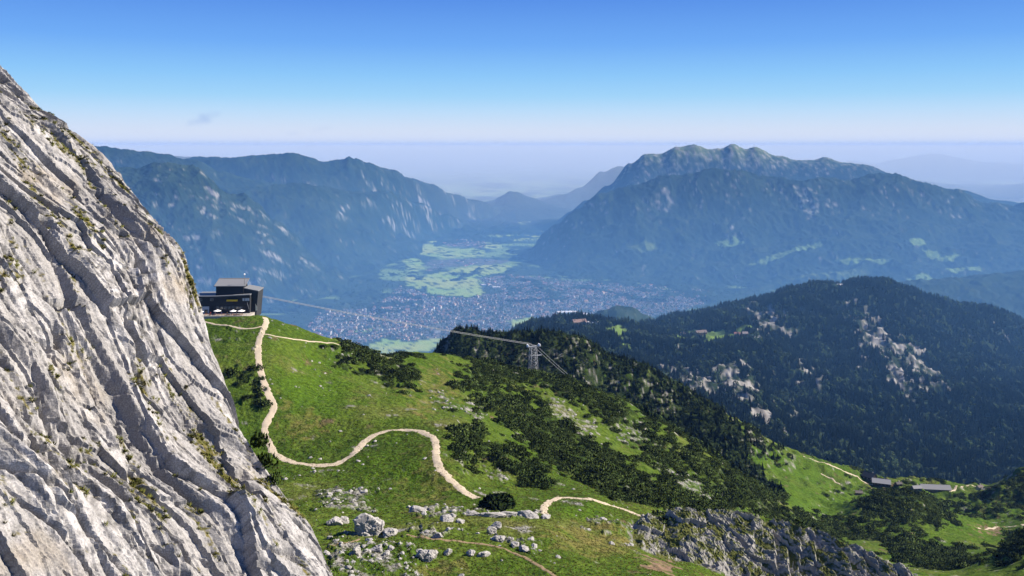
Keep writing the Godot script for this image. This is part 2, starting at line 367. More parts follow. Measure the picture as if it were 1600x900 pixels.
	mountain("far_foothills", "hazy blue foothills before the distant range", [
		foot([[1350,22000],[1900,22000]]), flat(26000, [[1350,292],[1440,284],[1480,289],[1520,295],[1560,293],[1600,288],[1700,282],[1900,280]]), foot([[1350,30000],[1900,30000]])], 1350, 1900, 3.5, 21800, 30000, 50, 60, 211, paint_far)
	mountain("saddle_hill", "rounded wooded hill in the gap before the town", [
		flat(3300, [[840,560],[965,545],[1100,560]]), flat(3700, [[840,545],[880,525],[920,497],[945,486],[965,479],[985,482],[1010,494],[1040,508],[1100,530]]), flat(4200, [[840,620],[1100,620]])], 840, 1100, 1.8, 3250, 4200, 60, 16, 221, paint_far)
	valley_floor()

const FIELDS := [
	[[664,432],[700,425],[735,418],[770,415],[800,416],[798,425],[770,430],[740,435],[750,448],[758,460],[735,463],[700,463],[668,458]],
	[[628,395],[640,388],[655,370],[690,362],[720,357],[725,365],[700,375],[670,380],[690,388],[740,390],[757,393],[757,402],[700,405],[660,402],[640,400]],
	[[740,345],[790,337],[805,350],[862,354],[850,372],[800,376],[762,364]], [[770,330],[830,318],[890,320],[900,330],[860,336],[800,338]],
	[[628,402],[650,402],[662,415],[655,425],[640,425],[630,412]], [[633,432],[662,435],[664,446],[650,452],[637,446]],
	[[795,340],[860,335],[885,342],[850,352],[800,350]], [[795,365],[830,362],[825,372],[795,370]], [[810,405],[830,394],[834,402],[818,410]],
	[[715,357],[745,350],[780,352],[770,360],[735,363]], [[740,382],[760,376],[786,386],[770,392]], [[565,541],[600,529],[640,536],[690,529],[695,542],[640,552],[600,556],[560,556]],
	[[790,500],[830,494],[850,504],[830,511],[800,507]], [[545,518],[590,512],[600,516],[560,522]], [[820,325],[870,318],[900,322],[860,330]], [[1030,450],[1100,447],[1110,451],[1040,455]]]
const TOWN := [
	[[480,508],[500,490],[560,480],[600,468],[625,448],[650,455],[680,466],[740,466],[790,455],[755,445],[750,436],[800,430],[850,435],[950,443],[1060,450],[1110,455],[1100,475],[1040,492],[950,498],[850,496],[830,494],[790,500],[800,508],[840,512],[800,530],[740,540],[690,527],[640,534],[600,527],[560,538],[500,528]],
	[[690,378],[720,374],[760,380],[755,389],[700,386]], [[670,408],[720,406],[800,408],[790,414],[740,416],[690,422],[665,425]]]
var town_poly: Array = []
var field_poly: Array = []
func floor_point(p: Array) -> Vector2:
	var d: float = EYE * F / (p[1] - HY)
	return Vector2((p[0] - CX) / F * d, -d)
func in_any(polys: Array, q: Vector2) -> bool:
	for b in polys:
		if b[0].has_point(q) and Geometry2D.is_point_in_polygon(q, b[1]): return true
	return false
func floor_polys(src: Array) -> Array:
	var out := []
	for s in src:
		var pl := PackedVector2Array()
		for p in s: pl.append(floor_point(p))
		var r := Rect2(pl[0], Vector2.ZERO)
		for q in pl: r = r.expand(q)
		out.append([r, pl])
	return out
func paint_floor(p: Vector3, _n: Vector3, _z: int) -> Color:
	var q := Vector2(p.x, p.z)
	var b := pn_b.get_noise_2d(p.x, p.z); var e := pn_d.get_noise_2d(p.x * .7, p.z)
	var woods := mixc(Color(.012, .023, .013), Color(.03, .045, .022), .5 + b)
	var wob := q + Vector2(b, pn_a.get_noise_2d(p.z, p.x)) * 60.0
	if p.z > -15500.0:
		if in_any(field_poly, wob):
			return mixc(mixc(Color(.18, .27, .06), Color(.27, .30, .085), .5 + e), woods, (b - .22) * 9.0)
		if in_any(town_poly, wob): return mixc(Color(.05, .065, .04), Color(.11, .105, .10), .5 + b * 1.6)
		return mixc(woods, Color(.13, .19, .06), (e - (-.08 if absf(p.x / p.z) < .15 and p.z < -8500.0 else .20)) * 6.0)
	var c := pn_c.get_noise_2d(p.x, p.z * .6)
	return mixc(mixc(Color(.17, .24, .08), Color(.30, .30, .14), .5 + e * 1.5), woods, (c + e * .9) * 4.0 + .2)
func valley_floor() -> void:
	town_poly = floor_polys(TOWN); field_poly = floor_polys(FIELDS)
	var lines := [foot([[-900,3400],[2500,3400]], 0.0), foot([[-900,6000],[2500,6000]], 0.0), foot([[-900,12000],[2500,12000]], 0.0), foot([[-900,40000],[2500,40000]], 0.0), foot([[-900,150000],[2500,150000]], 0.0)]
	var l := Land.new(lines, -900, 2500, 720, 3400, 150000, 420, [[0, 2.5, noise(300.0, 61), 0.0, 1.0, 1e9], [0, 45.0, noise(4200.0, 62), 15000.0, 30000.0, 1e9]])
	# the sheet is level: heights straight from the noise
	structure("valley_floor", l.mesh(paint_floor), far_mat, "valley floor with fields, woods and the far plain")
# ---------- the near slopes: what grows and lies where (outlines walked on the ground) ----------
const PINE := 1
const ROCK := 2
const DIRT := 3
const DRY := 4
const WOOD := 5
const LUSH := 6
const NEAR_ZONES := [
	[DRY, [[840,835],[900,826],[970,832],[1015,858],[960,872],[880,862]]], [DRY, [[600,770],[680,700],[720,760],[650,800]]], [DRY, [[430,640],[480,640],[520,665],[450,690]]], [DRY, [[620,600],[700,560],[720,620],[660,650]]],
	[DRY, [[560,880],[640,905],[760,905],[700,870],[640,880]]],
	[LUSH, [[1165,692],[1210,706],[1260,716],[1345,746],[1350,775],[1338,800],[1290,812],[1235,788],[1195,748]]], [LUSH, [[1478,800],[1500,800],[1560,812],[1600,800],[1600,832],[1530,845],[1495,850],[1450,835]]],
	[LUSH, [[430,580],[520,560],[580,620],[520,640],[440,620]]], [LUSH, [[520,740],[600,690],[650,690],[660,740],[560,760]]], [LUSH, [[880,790],[960,795],[940,815],[880,805]]],
	[PINE, [[512,547],[530,537],[575,548],[610,562],[640,574],[655,590],[656,600],[635,607],[610,600],[595,585],[560,575],[530,562]]],
	[PINE, [[714,612],[717,584],[735,577],[724,567],[745,564],[790,575],[820,590],[825,605],[815,610],[790,602],[770,615],[758,614],[745,604],[737,610],[725,612]]],
	[PINE, [[733,628],[750,617],[766,621],[768,642],[755,645],[743,636]]],
	[PINE, [[770,622],[800,615],[830,640],[852,645],[835,622],[850,612],[862,640],[852,648],[875,658],[905,682],[945,702],[990,730],[1030,760],[1085,788],[1060,800],[1000,788],[940,775],[920,755],[870,735],[840,705],[800,675],[780,652]]],
	[PINE, [[800,580],[850,585],[900,600],[950,622],[1000,652],[1040,690],[1000,692],[955,660],[925,648],[900,627],[880,616],[860,612],[850,602],[825,592]]],
	[PINE, [[710,668],[725,656],[748,666],[765,690],[790,697],[840,720],[855,758],[838,758],[800,744],[770,720],[740,700],[715,683]]],
	[PINE, [[703,710],[720,706],[746,722],[750,734],[730,730]]],
	[PINE, [[985,690],[1010,662],[1060,690],[1100,710],[1150,740],[1220,772],[1200,784],[1120,780],[1092,788],[1045,765],[1015,722]]],
	[PINE, [[1040,806],[1052,792],[1090,790],[1120,786],[1150,778],[1200,786],[1206,803],[1140,799],[1090,800]]],
	[PINE, [[1200,785],[1300,810],[1400,842],[1500,862],[1530,880],[1450,888],[1390,852],[1310,832],[1230,816]]],
	[PINE, [[1342,786],[1368,767],[1400,764],[1440,768],[1470,788],[1488,815],[1440,826],[1380,816],[1348,802]]],
	[PINE, [[1480,782],[1500,779],[1530,800],[1520,810],[1490,795]]],
	[PINE, [[1535,792],[1560,768],[1600,742],[1780,700],[1780,790],[1600,786],[1555,800]]], [PINE, [[1570,880],[1590,835],[1780,800],[1780,880],[1640,895]]],
	[PINE, [[364,592],[385,586],[408,600],[410,624],[385,627]]],
	[WOOD, [[690,548],[700,524],[720,519],[745,522],[780,534],[840,526],[880,530],[930,553],[1000,580],[1100,634],[1200,698],[1240,714],[1215,712],[1170,700],[1190,735],[1222,768],[1150,742],[1100,702],[1040,662],[980,630],[945,612],[900,592],[870,586],[800,572],[720,556]]],
	[ROCK, [[518,835],[560,842],[610,855],[662,872],[655,905],[500,905]]], [ROCK, [[492,765],[560,762],[590,775],[580,800],[505,795]]],
	[ROCK, [[684,612],[705,630],[762,645],[748,652],[700,640],[676,625]]], [ROCK, [[742,730],[770,734],[802,756],[772,757]]], [ROCK, [[640,800],[700,792],[760,800],[840,800],[840,808],[740,806],[640,806]]],
	[ROCK, [[860,622],[880,628],[918,660],[934,690],[905,680],[872,652]]], [ROCK, [[962,652],[1000,668],[1012,692],[980,686],[962,668]]], [ROCK, [[1018,700],[1040,730],[1050,752],[1030,735]]], [ROCK, [[1052,735],[1090,750],[1108,782],[1085,780],[1060,758]]],
	[ROCK, [[985,815],[1040,806],[1090,802],[1140,803],[1200,813],[1260,828],[1330,856],[1400,884],[1440,905],[1180,905],[1100,886],[1040,862],[985,835]]],
	[ROCK, [[900,808],[985,815],[985,835],[930,830]]], [ROCK, [[640,832],[660,815],[700,822],[830,838],[840,862],[760,830],[690,835]]], [ROCK, [[520,550],[545,545],[560,560],[530,562]]], [ROCK, [[345,510],[370,515],[400,535],[395,540],[360,522]]],
	[ROCK, [[905,560],[960,590],[1030,620],[1085,655],[1060,655],[1000,625],[930,595],[890,580]]],
	[DIRT, [[1000,868],[1050,870],[1062,892],[1010,895]]], [DIRT, [[1345,756],[1370,752],[1405,756],[1425,763],[1385,768]]], [DIRT, [[1525,822],[1570,822],[1575,828],[1530,827]]]]
const MID_ZONES := [
	[ROCK, [[1165,488],[1180,474],[1200,480],[1225,490],[1240,522],[1215,512],[1180,508]]], [ROCK, [[1318,462],[1345,488],[1372,508],[1398,525],[1440,545],[1452,578],[1410,586],[1380,560],[1350,540],[1330,505]]],
	[ROCK, [[1345,568],[1370,572],[1368,582],[1345,580]]], [ROCK, [[1410,590],[1440,580],[1500,600],[1490,612],[1440,604]]], [ROCK, [[1380,560],[1420,600],[1440,640],[1420,630],[1390,590]]],
	[ROCK, [[1038,588],[1060,566],[1090,576],[1120,582],[1150,564],[1172,590],[1187,612],[1182,632],[1140,622],[1100,612],[1060,604]]], [ROCK, [[1235,574],[1250,564],[1259,592],[1240,592]]], [ROCK, [[1268,594],[1290,584],[1287,622],[1270,612]]], [ROCK, [[1225,640],[1240,632],[1242,652],[1228,652]]],
	[DIRT, [[1162,626],[1182,630],[1215,663],[1256,703],[1244,700],[1200,667]]],
	[LUSH, [[1056,524],[1085,515],[1120,513],[1180,520],[1195,533],[1110,536],[1060,532]]], [LUSH, [[942,520],[960,513],[982,514],[978,532],[958,538]]], [LUSH, [[1300,440],[1312,436],[1318,450],[1306,455]]]]

var nn_a: FastNoiseLite; var nn_b: FastNoiseLite; var nn_c: FastNoiseLite; var nn_e: FastNoiseLite
func paint_near(p: Vector3, n: Vector3, z: int) -> Color:
	var a := nn_a.get_noise_2d(p.x, p.z); var b := nn_b.get_noise_3dv(p); var e := nn_e.get_noise_3dv(p)
	var g := mixc(Color(.056, .100, .013), Color(.098, .142, .021), .5 + a * .9 + b * .8)
	g = mixc(g, Color(.130, .135, .040), a * 1.6 + e * 1.1 - .38)
	if z == DRY: g = mixc(g, Color(.16, .145, .045), .45 + a * .7 + b * .9)
	elif z == LUSH: g = mixc(g, Color(.072, .132, .013), .6)
	elif z == DIRT: return mixc(Color(.22, .15, .10), g, b * 3.0 + e)
	elif z == WOOD: g = mixc(Color(.022, .035, .012), Color(.045, .062, .018), .4 + e)
	elif z == PINE: g = mixc(Color(.028, .045, .012), g, .25 + b)
	var stone := mixc(Color(.13, .125, .112), Color(.29, .275, .25), .5 + e + b)
	if z == ROCK: return mixc(g, stone, .5 + b * 3.2 + (0.80 - n.y) * 3.5)
	g = mixc(g, stone, clampf((0.70 - n.y) * 7.0 + b * 1.2, 0, 1) * (0.35 if z == PINE else 1.0))
	if e > .36 and b > .10: g = mixc(g, stone, (e - .36) * 7.0)
	elif e < -.34 and b < -.08: g = mixc(g, Color(.15, .11, .06), (-.34 - e) * 4.0)
	return g
var mid_streak: FastNoiseLite
func paint_mid(p: Vector3, n: Vector3, z: int) -> Color:
	var b := nn_c.get_noise_2d(p.x, p.z + p.y); var e := pn_b.get_noise_2d(p.x, p.z)
	var c := mixc(Color(.014, .022, .010), Color(.026, .036, .015), .5 + b)
	var stone := mixc(Color(.085, .08, .074), Color(.235, .22, .20), .5 + b * 1.6 + mid_streak.get_noise_2d(p.x * 1.6, p.y * .35) * .8)
	if z == ROCK: return mixc(c, stone, .5 + b * 2.2 + e)
	if z == DIRT: return stone
	if z == LUSH: return Color(.10, .15, .03)
	return mixc(c, stone, (e - .3) * 5.0 + (.62 - n.y) * 4.0)

func near_country() -> void:
	nn_a = noise(75, 41); nn_b = noise(6.5, 42, false, 3); nn_c = noise(38, 43); nn_e = noise(24, 44, false, 4)
	var ln := near_lines()
	var rough := noise(5.0, 55, true, 4); var fray := noise(13, 57, false, 3); var mound := noise(17, 59, false, 2)
	near = Land.new(ln, 120, 1800, 760, 110, 1240, 440, [
		[0, 1.7, noise(55, 51), 120.0, 300.0, 1e9], [0, .55, noise(12, 52), 120.0, 200.0, 1e9], [0, .17, noise(3.6, 60, false, 3), 120.0, 160.0, 420.0], [0, 9.0, noise(150, 53, true), 740.0, 1000.0, 1e9], [0, 3.0, noise(34, 56, true), 600.0, 900.0, 1e9]], 7)
	for zn in NEAR_ZONES: near.mark(zn[1], zn[0], fray, 7.0 if zn[0] != WOOD else 4.0)
	# the ridge behind is wooded all over, its far side too
	for k in near.zone.size():
		var p := near.pos[k]
		if near.zone[k] == 0 and p.z < -900.0 and CX + F * p.x / -p.z < 1130.0: near.zone[k] = WOOD
	# broken limestone stands up out of the turf
	for k in near.zone.size():
		var p := near.pos[k]
		var up := 0.0
		var px := CX + F * p.x / -p.z
		if px > 972.0 and px < 1455.0 and -p.z > Land.along(CRAG_FOOT, px).x + .5 and -p.z < Land.along(CRAG_CREST, px).x + 3.0: up = -3.2 * smoothstep(975.0, 1010.0, px)   # the outcrop stands here
		elif near.zone[k] == ROCK: up = maxf(0.0, rough.get_noise_2d(p.x, p.z) + .2) * .8
		elif near.zone[k] == PINE: up = mound.get_noise_2d(p.x, p.z) * 2.2
		near.hgt[k] += up; near.pos[k].y += up
	near.refresh()
	mid = Land.new(ln, 480, 1800, 560, 1232, 4700, 170, [
		[0, 9.0, noise(150, 53, true), 740.0, 1000.0, 1e9], [0, 3.0, noise(34, 56, true), 600.0, 900.0, 1e9], [0, 26.0, noise(420, 54, true), 1450.0, 1900.0, 2500.0]], 3)
	mid_streak = noise(26, 45, false, 4)
	for zn in MID_ZONES: mid.mark(zn[1], zn[0], noise(70, 58, false, 3), 5.0)
	var crags_far := noise(34, 46, true, 4)
	for k in mid.zone.size():
		if mid.zone[k] == ROCK:
			var up := crags_far.get_noise_2d(mid.pos[k].x, mid.pos[k].z * .5) * 7.0
			mid.hgt[k] += up; mid.pos[k].y += up
	mid.refresh()
	var gm := mat(Color.WHITE, 1.0, .1, true)
	gm.uv1_triplanar = true; gm.uv1_world_triplanar = true; gm.uv1_scale = Vector3.ONE * .028
	gm.albedo_texture = grain(71, .02, .70); gm.normal_enabled = true; gm.normal_texture = bumps(72, .03, 9.0); gm.normal_scale = 1.0
	structure("alpine_meadow", near.mesh(paint_near), gm, "sloping alpine meadow with limestone showing through the turf")
	structure("forest_mountain", mid.mesh(paint_mid), far_mat, "steep wooded mountain with scree scars across the ravine")

func grain(seed_: int, freq: float, low: float) -> ImageTexture:
	var n := FastNoiseLite.new(); n.seed = seed_; n.frequency = freq; n.fractal_octaves = 5; n.fractal_gain = .65
	var im := n.get_seamless_image(512, 512)
	im.convert(Image.FORMAT_RGB8)
	for y in 512:
		for x in 512:
			var v := im.get_pixel(x, y).r
			v = low + (1.0 - low) * smoothstep(.15, .85, v)
			im.set_pixel(x, y, Color(v, v, v))
	im.generate_mipmaps()
	return ImageTexture.create_from_image(im)
func bumps(seed_: int, freq: float, strength: float) -> ImageTexture:
	var n := FastNoiseLite.new(); n.seed = seed_; n.frequency = freq; n.fractal_octaves = 5; n.fractal_gain = .6
	var im := n.get_seamless_image(512, 512)
	im.bump_map_to_normal_map(strength)
	im.generate_mipmaps()
	return ImageTexture.create_from_image(im)

# ---------- the limestone flank beside the viewpoint ----------
var face_mat: StandardMaterial3D
var face_pos: PackedVector3Array; var face_nrm: PackedVector3Array; var face_turf: PackedByteArray
const FACE_S := 760
const FACE_T := 470
func rock_face() -> void:
	# the long arris that falls from the upper left, as points in the world
	var rim := [[-150,-60,101],[-70,20,98],[0,92,95],[60,160,93],[150,225,91],[190,268,89],[240,345,87],[283,400,85],[308,468,82],[322,510,80],[345,570,79],[368,630,77],[398,690,75],[430,742,73],[468,795,72],[498,850,71],[522,900,70],[550,960,69],[590,1040,68],[640,1140,67]]
	var pts: Array[Vector3] = []
	for r in rim: pts.append(P(r[0] + (-9.0 if r[1] < 760 else 8.0), r[1] - (14 if r[1] < 240 else 4), r[2]))
	var cum := PackedFloat32Array([0.0])
	for k in range(1, pts.size()): cum.append(cum[k - 1] + pts[k].distance_to(pts[k - 1]))
	var total := cum[cum.size() - 1]
	var tdir := Vector3(-15, 9.9, 20).normalized()
	var run := (pts[2] - pts[16]).normalized()
	var out := run.cross(tdir).normalized()
	if out.x < 0: out = -out
	var warp := noise(16, 81, false, 3); var slab := noise(14, 82, false, 2); var rid := noise(5.5, 83, true, 4); var fine := noise(1.5, 84, true, 4); var lump := noise(22, 85, false, 3); var block := noise(3.4, 89, false, 1); var chip := noise(1.3, 90, false, 1); var crack := noise(7, 86, true, 2); var hue := noise(9, 87, false, 5); var turf := noise(6, 88, false, 4)
	for cn in [block, chip]:
		cn.noise_type = FastNoiseLite.TYPE_CELLULAR; cn.cellular_return_type = FastNoiseLite.RETURN_CELL_VALUE; cn.fractal_type = FastNoiseLite.FRACTAL_NONE
	var size := FACE_S * FACE_T
	face_pos.resize(size); face_nrm.resize(size); face_turf.resize(size)
	var col := PackedColorArray(); col.resize(size)
	var dsp := PackedFloat32Array(); dsp.resize(size)
	var k := 0
	for i in FACE_S:
		var s := total * i / (FACE_S - 1)
		while k < pts.size() - 2 and s > cum[k + 1]: k += 1
		var f := (s - cum[k]) / (cum[k + 1] - cum[k])
		var e: Vector3 = pts[k].cubic_interpolate(pts[k + 1], pts[maxi(k - 1, 0)], pts[mini(k + 2, pts.size() - 1)], f)
		for j in FACE_T:
			# t < 0 folds away behind the arris, t > 0 runs to the left and towards the viewer
			var t := -7.0 + 62.0 * pow(float(j) / (FACE_T - 1), 1.12)
			var w := warp.get_noise_2d(s * .35, t)
			var q := t + s * .30 + w * 2.4
			# three orders of slabs: each rises slowly leftwards and breaks off in an undercut step
			var d := lump.get_noise_2d(s * .5, t) * .6
			for o in 3:
				var per: float = [10.0, 4.1, 1.6][o]
				var qq := q / per + slab.get_noise_2d(s * [.14, .24, .45][o], t * .2 + 50.0 * o) * .9
				var c := floorf(qq); var fr := qq - c
				var strong := clampf(.25 + 2.0 * slab.get_noise_2d(c * 37.0 + 11.0 * o, s * [.26, .42, .7][o]), 0.0, 1.5)
				var lip: float = [.945, .90, .80][o]
				var saw := fr / lip if fr < lip else (1.0 - fr) / (1.0 - lip)
				d += saw * strong * [1.05, .62, .30][o]
			var s2 := s * .26
			d += block.get_noise_2d(s2 * .5 + 70.0, q * .38) * .8 + block.get_noise_2d(s * .36, q) * .46 + chip.get_noise_2d(s * .55, q) * .17
			var g1 := rid.get_noise_2d(s * .16, q * 1.5)
			if g1 > .5: d -= (g1 - .5) * 1.0
			var g2 := rid.get_noise_2d(s * .4 + 400.0, q * 4.2)
			if g2 > .40: d -= (g2 - .40) * .25
			d += fine.get_noise_2d(s * .8, t * 1.5) * .11
			var cr := crack.get_noise_2d(s * .9 + t * .8, t * .7)
			if cr > .62: d -= (cr - .62) * 2.4
			d *= clampf((t + 7.0) / 8.0, .35, 1.0)
			var p := e + tdir * (t + d * .10) + out * (d - 1.3)
			if t < 0.0: p += -out * t * t * .22
			face_pos[i * FACE_T + j] = p
			dsp[i * FACE_T + j] = d
	for i in FACE_S:
		for j in FACE_T:
			var a := face_pos[mini(i + 1, FACE_S - 1) * FACE_T + j] - face_pos[maxi(i - 1, 0) * FACE_T + j]
			var b := face_pos[i * FACE_T + mini(j + 1, FACE_T - 1)] - face_pos[i * FACE_T + maxi(j - 1, 0)]
			var n := a.cross(b).normalized()
			if n.dot(out) < 0: n = -n
			var o := i * FACE_T + j
			face_nrm[o] = n
			var p := face_pos[o]
			var h := hue.get_noise_2d(i * .045, j * .34 + i * .045) + hue.get_noise_3dv(p * .5) * .5; var h2 := fine.get_noise_3dv(p * .7)
			var c := mixc(Color(.29, .278, .268), Color(.48, .462, .448), .5 + h * 1.5)
			c = mixc(c, Color(.13, .125, .12), (h2 + h * .6) * 1.1 - .35)
			var oc := turf.get_noise_3dv(p * .55 + Vector3(90, 0, 0))
			c = mixc(c, Color(.29, .22, .13), (oc - .33) * 1.4)
			var tv := turf.get_noise_2d(i * .035 * 1.6, j * .16 * 1.6) + (n.y - .72) * 1.4
			if tv > .19:
				c = mixc(c, mixc(Color(.075, .085, .020), Color(.15, .13, .045), .5 + h2), (tv - .19) * 7.0)
				if tv > .25: face_turf[o] = 1
			col[o] = c
	var idx := PackedInt32Array(); idx.resize((FACE_S - 1) * (FACE_T - 1) * 6)
	var w2 := 0
	for i in FACE_S - 1:
		for j in FACE_T - 1:
			var o := i * FACE_T + j
			for v in [o, o + FACE_T, o + 1, o + 1, o + FACE_T, o + FACE_T + 1]:
				idx[w2] = v; w2 += 1
	var arr := []; arr.resize(Mesh.ARRAY_MAX)
	arr[Mesh.ARRAY_VERTEX] = face_pos; arr[Mesh.ARRAY_COLOR] = col; arr[Mesh.ARRAY_INDEX] = idx
	var m := ArrayMesh.new(); m.add_surface_from_arrays(Mesh.PRIMITIVE_TRIANGLES, arr)
	var rm := mat(Color.WHITE, .95, .2, true)
	rm.uv1_triplanar = true; rm.uv1_world_triplanar = true; rm.uv1_scale = Vector3.ONE * .35
	rm.albedo_texture = grain(73, .03, .72); rm.normal_enabled = true; rm.normal_texture = bumps(74, .025, 6.0); rm.normal_scale = 1.0
	face_mat = rm
	structure("rock_face", m, rm, "steep pale grey limestone face of tilted slabs with grassy ledges")

# a broken crag between a foot line and a crest line
func crag(called: String, label: String, foot_line: Array, crest_line: Array, ns: int, nt: int, seed_: int, m: Material) -> void:
	var block := noise(4.2, seed_, false, 1); var chip := noise(1.5, seed_ + 1, false, 1); var rid := noise(6.5, seed_ + 2, true, 4); var hue := noise(7, seed_ + 3, false, 4); var fine := noise(1.6, seed_ + 4, true, 3); var lump := noise(12, seed_ + 5, false, 2)
	for cn in [block, chip]:
		cn.noise_type = FastNoiseLite.TYPE_CELLULAR; cn.cellular_return_type = FastNoiseLite.RETURN_CELL_VALUE; cn.fractal_type = FastNoiseLite.FRACTAL_NONE
	var vp := PackedVector3Array(); vp.resize(ns * nt)
	var x0: float = crest_line[0][0]; var x1: float = crest_line[crest_line.size() - 1][0]
	for i in ns:
		var px := lerpf(x0, x1, float(i) / (ns - 1))
		var a := Land.along(foot_line, px); var b := Land.along(crest_line, px)
		var A := P(px, a.y, a.x); var B := P(px, b.y, b.x)
		A.y = minf(A.y, near.y_at(A.x, A.z) - .8)
		var hold := smoothstep(0.0, 26.0, float(mini(i, ns - 1 - i)))
		var C := B + Vector3(0, -5.0, -7.0)
		for j in nt:
			var f := float(j) / (nt - 1) * 1.3
			var p := A.lerp(B, f) if f < 1.0 else B.lerp(C, (f - 1.0) / .3)
			var up := (B - A).normalized(); var out := Vector3(1, 0, 0).cross(up).normalized()
			if out.y < 0: out = -out
			out = (out + Vector3(.25, 0, 0)).normalized()
			var s := p.x; var t := (p - A).length()
			var w := lump.get_noise_2d(s, t)
			var dd := w * 1.2 + block.get_noise_2d(s + t * .35, t * .8 + w * 3.0) * .95 + chip.get_noise_2d(s, t + s * .3) * .35 + rid.get_noise_2d(s * .8 + t * .5, t * .6) * .7 + fine.get_noise_2d(s, t) * .25
			dd *= clampf(minf(f * 6.0, minf(i, ns - 1 - i) / 14.0), 0, 1)
			p += out * dd
			p.y = lerpf(near.y_at(p.x, p.z) - .8, p.y, hold)
			vp[i * nt + j] = p
	var vn := PackedVector3Array(); vn.resize(ns * nt); var vc := PackedColorArray(); vc.resize(ns * nt)
	for i in ns:
		for j in nt:
			var n := (vp[mini(i + 1, ns - 1) * nt + j] - vp[maxi(i - 1, 0) * nt + j]).cross(vp[i * nt + mini(j + 1, nt - 1)] - vp[i * nt + maxi(j - 1, 0)]).normalized()
			var p := vp[i * nt + j]
			vn[i * nt + j] = n
			var h := hue.get_noise_3dv(p); var h2 := fine.get_noise_3dv(p)
			var c := mixc(Color(.27, .258, .243), Color(.47, .452, .43), .5 + h * 1.4 + h2 * .4)
			c = mixc(c, mixc(Color(.05, .085, .014), Color(.11, .115, .03), .5 + h2), (n.y - .60) * 3.4 + h * 2.8 + .14)
			vc[i * nt + j] = c
	var idx := PackedInt32Array()
	for i in ns - 1:
		for j in nt - 1:
			var o := i * nt + j
			idx.append_array(PackedInt32Array([o, o + 1, o + nt, o + 1, o + nt + 1, o + nt]))
	var arr := []; arr.resize(Mesh.ARRAY_MAX)
	arr[Mesh.ARRAY_VERTEX] = vp; arr[Mesh.ARRAY_COLOR] = vc; arr[Mesh.ARRAY_INDEX] = idx
	var me := ArrayMesh.new(); me.add_surface_from_arrays(Mesh.PRIMITIVE_TRIANGLES, arr)
	structure(called, me, m, label)
const CRAG_FOOT := [[975,262,842],[1040,262,868],[1100,262,892],[1180,262,914],[1300,256,942],[1450,246,975]]
const CRAG_CREST := [[975,284,815],[1010,288,810],[1040,290,803],[1060,291,796],[1140,289,799],[1200,287,809],[1260,281,824],[1330,271,851],[1400,263,879],[1450,258,906]]
func crags() -> void:
	crag("rock_outcrop", "broken pale limestone outcrop with turf on its ledges below the dwarf pines", 
		CRAG_FOOT, CRAG_CREST, 420, 120, 400, face_mat)
# ---------- plants, stones and houses, each kind built once as a mesh ----------
func tri(st: SurfaceTool, a: Vector3, b: Vector3, c: Vector3, n: Vector3, col: Color) -> void:
	st.set_color(col)
	for v in [a, b, c]:
		st.set_normal(n); st.add_vertex(v)
func begin() -> SurfaceTool:
	var st := SurfaceTool.new(); st.begin(Mesh.PRIMITIVE_TRIANGLES); return st
func ball() -> Vector3:
	while true:
		var v := Vector3(rng.randf_range(-1, 1), rng.randf_range(-1, 1), rng.randf_range(-1, 1))
		if v.length() < 1.0 and v.length() > .05: return v.normalized()
	return Vector3.UP
# needle tufts through the volume of a few low domes: a creeping dwarf pine, one unit in radius
func pine_bush(tufts: int, low: Color, tip: Color) -> ArrayMesh:
	var st := begin()
	var domes := []
	for k in 6: domes.append([Vector3(rng.randf_range(-.5, .5), 0, rng.randf_range(-.5, .5)), rng.randf_range(.38, .62)])
	for k in tufts:
		var dm: Array = domes[k % domes.size()]
		var v := ball(); v.y = absf(v.y)
		var r: float = dm[1] * pow(rng.randf(), .25)
		var p: Vector3 = dm[0] + Vector3(v.x, v.y * .95, v.z) * r
		var dir := (v + Vector3(0, .7, 0) + ball() * .5).normalized()
		var side := dir.cross(ball()).normalized()
		var ln := rng.randf_range(.11, .2)
		var c := mixc(low, tip, rng.randf())
		var n := (v + Vector3(0, .35, 0)).normalized()
		tri(st, p - side * ln * .5, p + dir * ln, p + side * ln * .5, n, c)
		var s2 := dir.cross(side)
		tri(st, p - s2 * ln * .5, p + dir * ln * 1.1, p + s2 * ln * .5, n, c)
	return st.commit()
# a spruce one unit tall: drooping whorls of branch sprays round a stem
func spruce(whorls: int, wide: float, low: Color, tip: Color) -> ArrayMesh:
	var st := begin()
	for k in 5:
		var a := TAU * k / 5; var b := TAU * (k + 1) / 5
		tri(st, Vector3(cos(a) * .018, 0, sin(a) * .018), Vector3(0, .9, 0), Vector3(cos(b) * .018, 0, sin(b) * .018), Vector3(cos(a), 0, sin(a)), Color(.06, .045, .03))
	for w in whorls:
		var f := (w + .0) / whorls
		var y := .10 + .86 * f
		var r := wide * pow(1.0 - f, .85) * rng.randf_range(.85, 1.12) + .015
		var n := 7 if f < .6 else 5
		var a0 := rng.randf() * TAU
		for k in n:
			var a := a0 + TAU * (k + rng.randf_range(-.25, .25)) / n
			var d := Vector3(cos(a), 0, sin(a)); var s := Vector3(-d.z, 0, d.x)
			var rr := r * rng.randf_range(.75, 1.15)
			var top := Vector3(0, y + .085, 0)
			var end := d * rr + Vector3(0, y - rr * .28, 0)
			var c := mixc(low, tip, rng.randf())
			tri(st, top, end + s * rr * .42 + Vector3(0, -.01, 0), end * .98 - s * rr * .42, (d + Vector3(0, .8, 0)).normalized(), c)
	var tp := Vector3(0, 1.0, 0)
	for k in 3:
		var a := TAU * k / 3
		tri(st, tp, Vector3(cos(a) * .02, .9, sin(a) * .02), Vector3(cos(a + 2.1) * .02, .9, sin(a + 2.1) * .02), Vector3(cos(a), .4, sin(a)).normalized(), tip)
	return st.commit()
